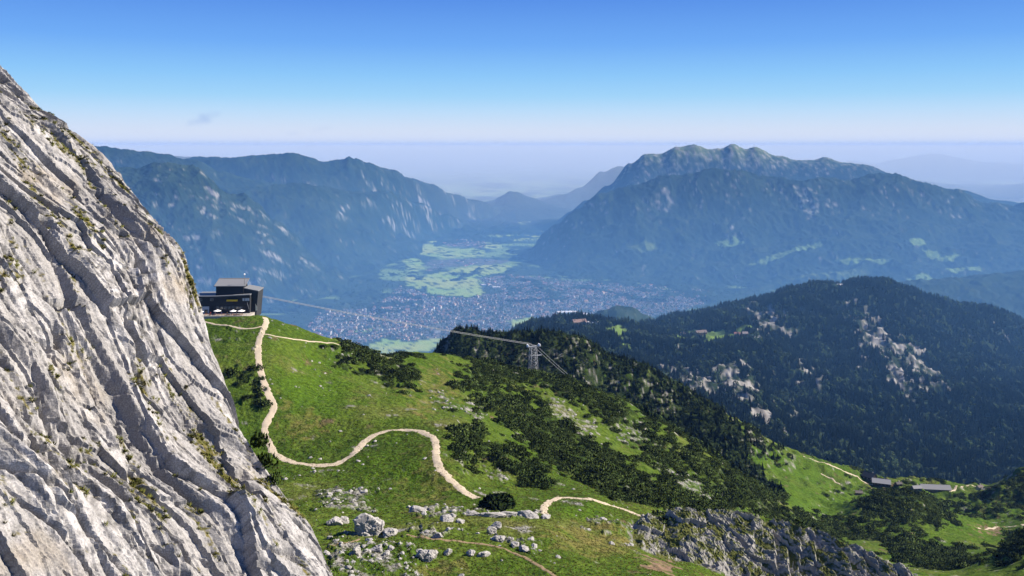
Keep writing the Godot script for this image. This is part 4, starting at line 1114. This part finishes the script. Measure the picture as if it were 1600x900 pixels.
func pylon() -> void:
	var at := near.hit(833, 583)
	var d := -at.z; var k := d / F
	var o := thing("cable_pylon", at, .35, "grey steel lattice pylon on the rim of the slope", "pylon")
	var H := 39.0 * k
	part(o, "footing", box(7.5, 1.6, 7.5), mat(Color(.42, .41, .38)), Vector3(0, 0, 0))
	var corner := func(i: int, f: float) -> Vector3:
		var r := lerpf(2.9, 1.9, f)
		return Vector3([-r, r, r, -r][i], .8 + f * H, [-r, -r, r, r][i])
	for i in 4: part(o, "leg", bar(corner.call(i, 0.0), corner.call(i, 1.0), .24), grey_metal)
	for lv in 5:
		var f0 := lv / 5.0; var f1 := (lv + 1) / 5.0
		for i in 4:
			part(o, "cross_bar", bar(corner.call(i, f1), corner.call((i + 1) % 4, f1), .13), grey_metal)
			part(o, "brace", bar(corner.call(i, f0), corner.call((i + 1) % 4, f1), .13), grey_metal)
			part(o, "brace", bar(corner.call((i + 1) % 4, f0), corner.call(i, f1), .13), grey_metal)
	var head := part(o, "crosshead", box(10.4, .7, 1.6), grey_metal, Vector3(.4, H + 1.2, 0))
	for s in [-4.4, 4.4]:
		part(head, "saddle", slab([[-.5, 0], [.5, 0], [.3, 1.2], [-.3, 1.2]], 3.6), white_paint, Vector3(s, .35, 1.8))
	part(o, "catwalk", box(7.0, .25, 1.8), grey_metal, Vector3(3.0, H * .70, 0)); part(o, "lamp_post", bar(Vector3(-4.2, H + 1.5, 0), Vector3(-4.2, H + 3.6, 0), .14), white_paint)
	# ropes
	var dark := mat(Color(.24, .25, .26), .6, .3)
	var from := P(407, 462.5, 530.0)
	var top := o.transform * Vector3(.4, H + 2.6, 0)
	var far_end := P(990, 655, 985.0)
	var side := (top - from).normalized().cross(Vector3.UP).normalized()
	for s in [[-4.0, .085], [-3.2, .055], [3.2, .055], [4.0, .085]]:
		var nm: String = {-4.0: "carrying cable on the near side between station and pylon", -3.2: "haul rope on the near side between station and pylon", 3.2: "haul rope on the far side between station and pylon", 4.0: "carrying cable on the far side between station and pylon"}[s[0]]
		rope(from + side * s[0], top + side * s[0], 1.0, s[1], dark, "grey steel " + nm)
		rope(top + side * s[0], far_end + side * s[0], 6.0, s[1], dark, "grey steel " + nm.replace("between station and pylon", "running down from the pylon"))
func rope(a: Vector3, b: Vector3, sag: float, r: float, m: Material, label: String) -> void:
	var st := begin()
	var n := 40; var was := []
	var d := (b - a).normalized(); var s := d.cross(Vector3.UP).normalized(); var u := s.cross(d)
	for k in n + 1:
		var f := float(k) / n
		var p := a.lerp(b, f) - Vector3(0, 4.0 * sag * f * (1 - f), 0)
		var now := []
		for i in 5: now.append(p + (s * cos(TAU * i / 5) + u * sin(TAU * i / 5)) * r)
		if k > 0:
			for i in 5:
				var j := (i + 1) % 5
				for v in [was[i], was[j], now[i], now[i], was[j], now[j]]: st.add_vertex(v)
		was = now
	st.generate_normals()
	single("steel_cable", st.commit(), Transform3D.IDENTITY, m, label, "cable", "cable car ropes")

# a gabled house: walls, roof of two leaves, door and rows of windows
func house(called: String, at: Vector3, turn: float, w: float, dp: float, h: float, rise: float, wall: Color, roof: Color, label: String, windows: int, group := "") -> Node3D:
	var o := thing(called, at, turn, label, "house", group)
	part(o, "wall", slab([[-dp / 2, -2.0], [dp / 2, -2.0], [dp / 2, h], [0, h + rise - .15], [-dp / 2, h]], w), mat(wall), Vector3(-w / 2, 0, 0), Vector3(0, -PI / 2, 0))
	var ln := Vector2(dp / 2, rise).length() + .9
	var an := atan2(rise, dp / 2)
	var rm := mat(roof, .8, .3)
	for s in [-1.0, 1.0]:
		var r := part(o, "roof_leaf", box(w + 1.6, .3, ln), rm, Vector3(0, h + rise / 2 - .05, s * (dp / 4 + .2)), Vector3(s * an, 0, 0))
		if s < 0: part(r, "chimney", box(.9, 2.2, .9), mat(Color(.3, .27, .24)), Vector3(w * .2, .9, ln * .25))
	for k in windows:
		var x := -w / 2 + w * (k + .5) / windows
		var f := part(o, "window", box(1.1, 1.2, .1), mat(Color(.45, .42, .38)), Vector3(x, h * .55, dp / 2 + .03)); part(f, "pane", box(.85, .95, .1), dark_glass, Vector3(0, 0, .03))
	part(o, "door", box(1.2, 2.1, .12), mat(Color(.06, .04, .03)), Vector3(w * .12, 1.0, dp / 2 + .06))
	return o
func huts() -> void:
	var brown := Color(.085, .055, .035); var grey := Color(.21, .21, .215)
	house("alpine_hut", near.hit(1377, 757), -.35, 19.0, 11.0, 3.4, 3.2, brown, Color(.24, .24, .245), "grey roofed alpine hut beside the gravel yard on the lower alp", 5)
	house("alpine_hut", near.hit(1362, 752) + Vector3(0, 0, -6), -.9, 13.0, 11.0, 4.2, 4.0, Color(.03, .026, .024), Color(.05, .05, .052), "dark steep roofed hut behind the grey roofed hut", 3)
	house("long_barn", near.hit(1461, 766), -.12, 33.0, 11.0, 3.2, 3.6, Color(.20, .13, .10), grey, "long grey roofed cattle barn on the lower alp", 7)
	house("shed", near.hit(1404, 758), .2, 6.0, 4.5, 2.2, 1.4, brown, Color(.08, .07, .065), "small brown shed at the edge of the gravel yard", 1)
	house("shed", near.hit(1432, 765), .1, 9.0, 6.0, 2.6, 2.0, Color(.16, .15, .14), grey, "small grey shed beside the long barn", 1)
	house("shed", near.hit(1342, 772), -.2, 6.5, 4.5, 2.2, 1.6, brown, Color(.15, .13, .11), "weathered shed by the bushes below the hut", 1)
	house("shed", near.hit(1531, 763), .3, 7.0, 5.0, 2.4, 1.5, Color(.3, .28, .25), Color(.12, .1, .09), "pale walled shed at the end of the looping track", 1)
	# the plateau inns across the ravine
	for s in [[905, 508, 34.0, 16.0, 8.0, 6.0, Color(.26, .17, .12), Color(.20, .13, .10), "large brown mountain inn on the wooded plateau edge"], [927, 508, 32.0, 15.0, 6.0, 2.5, Color(.5, .48, .45), Color(.55, .54, .52), "long building with a whitish roof beside the mountain inn"],
		[1095, 523, 30.0, 14.0, 6.0, 5.0, Color(.17, .11, .07), Color(.13, .10, .085), "brown mountain guesthouse on the plateau meadow"], [1067, 524, 12.0, 9.0, 4.0, 2.6, Color(.5, .48, .45), Color(.2, .17, .15), "small white hut at the far end of the plateau meadow"],
		[1152, 525, 15.0, 11.0, 5.0, 4.0, Color(.45, .40, .36), Color(.22, .11, .09), "white chalet with a reddish roof in the hamlet on the plateau"], [1164, 525, 13.0, 11.0, 6.0, 4.0, Color(.20, .12, .08), Color(.2, .17, .16), "dark timber chalet in the middle of the plateau hamlet"], [1181, 530, 22.0, 12.0, 4.5, 3.2, Color(.40, .38, .36), Color(.36, .35, .34), "pale roofed barn at the lower end of the plateau hamlet"],
		[1312, 448, 18.0, 10.0, 5.0, 3.0, Color(.5, .48, .46), Color(.5, .49, .47), "tiny pale hut on the wooded summit"]]:
		house("mountain_house", mid.hit(s[0], s[1]) + Vector3(0, 1.0, 0), rng.randf_range(-.4, .4), s[2], s[3], s[4], s[5], s[6], s[7], s[8], 5)

func town() -> void:
	# little gabled houses, each kind one mesh with its own roof colour
	var kinds: Array[ArrayMesh] = []
	for c in [[Color(.44, .42, .39), Color(.20, .09, .06)], [Color(.40, .37, .34), Color(.12, .075, .055)], [Color(.42, .41, .40), Color(.14, .135, .13)], [Color(.42, .34, .26), Color(.22, .13, .09)]]:
		var st := begin()
		var w := 6.5; var d := 5.5; var h := 6.5; var r := 9.8
		var v := [Vector3(-w, -1, d), Vector3(w, -1, d), Vector3(w, h, d), Vector3(-w, h, d), Vector3(-w, -1, -d), Vector3(w, -1, -d), Vector3(w, h, -d), Vector3(-w, h, -d), Vector3(-w, r, 0), Vector3(w, r, 0)]
		for q in [[0, 3, 2, 1, Vector3(0, 0, 1), 0], [5, 6, 7, 4, Vector3(0, 0, -1), 0], [4, 7, 3, 0, Vector3(-1, 0, 0), 0], [1, 2, 6, 5, Vector3(1, 0, 0), 0], [3, 8, 9, 2, Vector3(0, .86, .5), 1], [6, 9, 8, 7, Vector3(0, .86, -.5), 1]]:
			tri(st, v[q[0]], v[q[1]], v[q[2]], q[4], c[q[5]]); tri(st, v[q[0]], v[q[2]], v[q[3]], q[4], c[q[5]])
		tri(st, v[3], v[7], v[8], Vector3(-1, 0, 0), c[0]); tri(st, v[2], v[9], v[6], Vector3(1, 0, 0), c[0])
		kinds.append(st.commit())
	var hm := mat(Color.WHITE, .85, .3, true)
	var spots: Array = [[], [], [], []]; var trees: Array = []
	var dens := noise(420, 97)
	var lo := Vector2(-1800, -13500); var hi := Vector2(2300, -5200)
	var all := []
	for k in 60000:
		var q := Vector2(lerpf(lo.x, hi.x, rng.randf()), lerpf(lo.y, hi.y, rng.randf()))
		if not in_any(town_poly, q): 
			if rng.randf() < .12 and not in_any(field_poly, q): trees.append(placed(Vector3(q.x, -1, q.y), Vector3.ONE * rng.randf_range(12, 24), rng.randf() * TAU))
			elif rng.randf() < .012 and in_any(field_poly, q): trees.append(placed(Vector3(q.x, -1, q.y), Vector3.ONE * rng.randf_range(8, 15), rng.randf() * TAU))
			continue
		var n := dens.get_noise_2d(q.x, q.y)
		if rng.randf() < .56 - n * .3: trees.append(placed(Vector3(q.x, -1, q.y), Vector3.ONE * rng.randf_range(10, 20), rng.randf() * TAU))
		elif n > -.32:
			var s := rng.randf_range(.75, 1.35) * (1.0 if rng.randf() < .95 else 2.0)
			all.append([placed(Vector3(q.x, 0, q.y), Vector3(s * rng.randf_range(.9, 1.5), s, s), rng.randf_range(-.5, .5) + (PI / 2 if rng.randf() < .4 else 0.0)), rng.randi() % 4])
	all.sort_custom(func(a, b): return a[0].origin.z > b[0].origin.z)
	var names := ["white town house with a red tiled roof", "white town house with a brown roof", "white town house with a grey roof", "ochre town house with a light brown roof"]
	var n2 := 0
	for a in all:
		if n2 < 280:
			single("town_house", kinds[a[1]], a[0], hm, names[a[1]] + " at the near edge of the valley town", "house", "houses of the valley town"); n2 += 1
		else: spots[a[1]].append(a[0])
	for k in 4: stuff("town_houses", kinds[k], spots[k], hm, ["red roofed houses crowded through the valley town", "brown roofed houses crowded through the valley town", "grey roofed houses crowded through the valley town", "ochre houses crowded through the valley town"][k], "town")
	stuff("valley_trees", leafy[1], trees, bush_mat, "dark trees among the houses and along the valley fields", "trees")
	for s in [[886, 489, 150.0, 60.0], [908, 493, 120.0, 50.0], [874, 495, 90.0, 45.0], [760, 446, 90.0, 40.0], [775, 450, 70.0, 40.0]]:
		var q := floor_point([s[0], s[1]])
		var o := thing("large_hall", Vector3(q.x, 0, q.y), .1, {886: "longest pale flat roofed hall in the valley town", 908: "pale hall behind the longest hall of the town", 874: "pale hall in front of the longest hall of the town", 760: "pale hall at the edge of the big green field", 775: "smaller pale hall near the big green field"}[s[0]], "hall", "large halls of the town")
		part(o, "wall", box(s[2], 10, s[3]), mat(Color(.5, .48, .45)), Vector3(0, 5, 0)); part(o, "roof", box(s[2] + 2, .8, s[3] + 2), mat(Color(.60, .56, .52)), Vector3(0, 10.4, 0))

func foreground() -> void:
	# boulders that stand out
	for s in [[578, 836, 9.5, 8.0, 8.0, 3, .3, "big dark sided boulder with a turfy top beside the brown trail"], [608, 838, 8.0, 4.2, 5.5, 1, 1.1, "lower block leaning on the big dark sided boulder"],
		[664, 876, 8.0, 6.0, 6.5, 4, 2.0, "largest pale boulder at the edge of the scree"], [700, 866, 3.0, 3.4, 2.6, 0, .4, "small pale pointed boulder beside the largest pale one"],
		[522, 820, 7.6, 4.6, 5.0, 5, .7, "flat pale rock lying beside the foot of the rock face"], [538, 817, 4.5, 3.6, 4.0, 2, 1.7, "pale block leaning on the flat rock by the rock face"],
		[650, 800, 7.5, 3.0, 3.5, 2, .2, "grey rock with dark cracks alone on the lower meadow"], [735, 806, 9.0, 3.0, 3.5, 5, 3.1, "low grey rock at one end of the rock wall below the big bush"], [765, 808, 11.0, 3.4, 3.5, 1, .1, "long low grey rock in the rock wall below the big bush"], [795, 808, 9.0, 3.0, 3.4, 3, .3, "cracked grey rock in the middle of the rock wall"], [822, 808, 8.5, 4.0, 3.6, 0, 2.7, "rounded grey rock near the path end of the rock wall"], [852, 810, 6.0, 2.4, 3.0, 4, .9, "flat grey rock where the gravel path ends"],
		[775, 824, 3.8, 3.6, 3.4, 0, 1.4, "upper block of the small pale rock pile"], [769, 834, 4.6, 3.6, 3.6, 3, .6, "middle block of the small pale rock pile"], [778, 846, 6.0, 3.2, 4.0, 4, 2.2, "lowest block of the small pale rock pile"], [805, 854, 4.8, 2.4, 3.0, 1, 1.2, "pale rock trailing below the small rock pile"], [818, 860, 3.8, 2.0, 2.6, 2, .2, "last pale rock trailing below the small rock pile"],
		[685, 840, 4.2, 2.6, 3.0, 2, 2.9, "dark grey rock on the brown trail"], [735, 868, 4.6, 2.8, 3.2, 5, 1.9, "pale rock below the brown trail beside a flat slab"], [755, 870, 5.2, 2.8, 3.2, 1, .5, "broad flat slab below the brown trail"], [695, 814, 5.0, 3.4, 3.6, 0, 2.5, "pale block among rubble above the brown trail"], [718, 817, 4.2, 2.2, 3.0, 4, .8, "low slab among rubble above the brown trail"],
		[556, 866, 4.0, 3.4, 3.4, 3, 1.3, "upright pale block in the scree by the rock face"], [590, 862, 4.6, 3.4, 3.8, 1, 2.4, "blunt pale block in the scree by the rock face"], [610, 860, 2.8, 2.0, 2.4, 2, .1, "small pale block at the top of the scree"], [1082, 862, 4.2, 4.4, 4.0, 0, .9, "rounded grey boulder before the broken outcrop"], [1066, 872, 3.2, 3.2, 3.0, 4, 2.0, "pale boulder beside the bare brown earth"]]:
		var p := near.hit(s[0], s[1])
		single("boulder", boulders[s[5]], placed(p + Vector3(0, s[3] * .07, -s[4] * .2), Vector3(s[2], s[3] * 1.1, s[4]) * (.95 if s[0] == 578 else .74), s[6]), stone_mat, s[7], "boulder", "boulders in the foreground")
	# the big dark bush by the path, and the one on the rock edge
	var b := near.hit(771, 796)
	single("dwarf_pine", pine_bush(1600, Color(.010, .018, .006), Color(.032, .046, .014)), placed(b - Vector3(0, .4, 2.0), Vector3(7.2, 6.4, 5.5), .4), bush_mat, "big round dark bush where the gravel path disappears", "shrub")
	for s in [[798, 695, 3.4, "round dark bush alone in the gap between thickets"], [784, 680, 1.6, "tiny dark bush alone above the round bush"], [640, 604, 4.2, "dark bush at the tail of the thicket on the rim"], [1308, 768, 4.0, "bush cluster below the short track on the alp"], [1290, 774, 4.5, "dark bush beside the bush cluster on the alp"], [1318, 763, 3.6, "upper bush of the cluster on the alp"]]:
		var p := near.hit(s[0], s[1])
		single("dwarf_pine", bushes[1], placed(p - Vector3(0, .2, 0), Vector3(s[2], s[2] * .95, s[2]), 1.0), bush_mat, s[3], "shrub")
	for s in [[404, 668, 76.5, 1.1, 2.3], [412, 700, 75.5, 1.25, 2.1], [424, 726, 74.5, 1.0, 1.6]]:
		single("dwarf_pine", bushes[2], placed(P(s[0], s[1] + 30, s[2]), Vector3(s[3], s[4], s[3]), s[1]), bush_mat, {668: "topmost bristly bush on the edge of the rock face", 700: "middle bristly bush on the edge of the rock face", 726: "lowest bristly bush on the edge of the rock face"}[s[1]], "shrub")
	# tufts on the ledges and in the turf
	var st := begin()
	for k in 16:
		var a := rng.randf() * TAU; var r := rng.randf() * .5
		var p := Vector3(cos(a) * r, 0, sin(a) * r); var l := Vector3(cos(a) * .3, rng.randf_range(.5, 1.0), sin(a) * .3); var s := Vector3(-sin(a), 0, cos(a)) * .11
		tri(st, p - s, p + l, p + s, (Vector3(cos(a), 1.2, sin(a))).normalized(), mixc(Color(.045, .065, .012), Color(.13, .125, .035), rng.randf()))
	var tuft := st.commit()
	var ts: Array = []
	for k in 60000:
		var o := rng.randi() % face_turf.size()
		if face_turf[o] == 1:
			var s := rng.randf_range(.18, .42)
			ts.append(placed(face_pos[o], Vector3(s, s * .8, s), rng.randf() * TAU, (Vector3.UP + face_nrm[o]).normalized()))
	stuff("ledge_grass", tuft, ts, bush_mat, "tufts of yellowish grass on the ledges of the rock face", "grass")
	var gs: Array = []
	for k in 30000:
		var d := sqrt(lerpf(185.0 * 185.0, 380.0 * 380.0, rng.randf()))
		var x := (lerpf(420, 1300, rng.randf()) - CX) / F * d
		var z := near.zone_at(x, -d)
		if z == DIRT or z == PINE: continue
		var s := rng.randf_range(.25, .5)
		gs.append(placed(near.on(x, -d), Vector3(s, s * .7, s), rng.randf() * TAU))
	stuff("meadow_grass", tuft, gs, bush_mat, "tufts of meadow grass around the foreground boulders", "grass")
var boulders: Array[ArrayMesh] = []
func built() -> void:
	grey_metal = mat(Color(.24, .25, .26), .5, .4); cladding = mat(Color(.022, .023, .026), .8, .3); white_paint = mat(Color(.8, .79, .77), .7, .3); dark_glass = mat(Color(.02, .025, .03), .1, .6); timber = mat(Color(.35, .16, .08), .8, .2); shingle = mat(Color(.2, .2, .2))
	for k in 6: boulders.append(boulder(10 + k * 2, 500 + k, 22))
	paths()
	station()
	pylon()
	huts()
	town()
	foreground()
func _ready() -> void:
	rng.seed = 7

	setting()
	far_country()
	near_country()
	rock_face()
	crags()
	make_kinds()
	forest()
	scrub_and_stones()
	built()
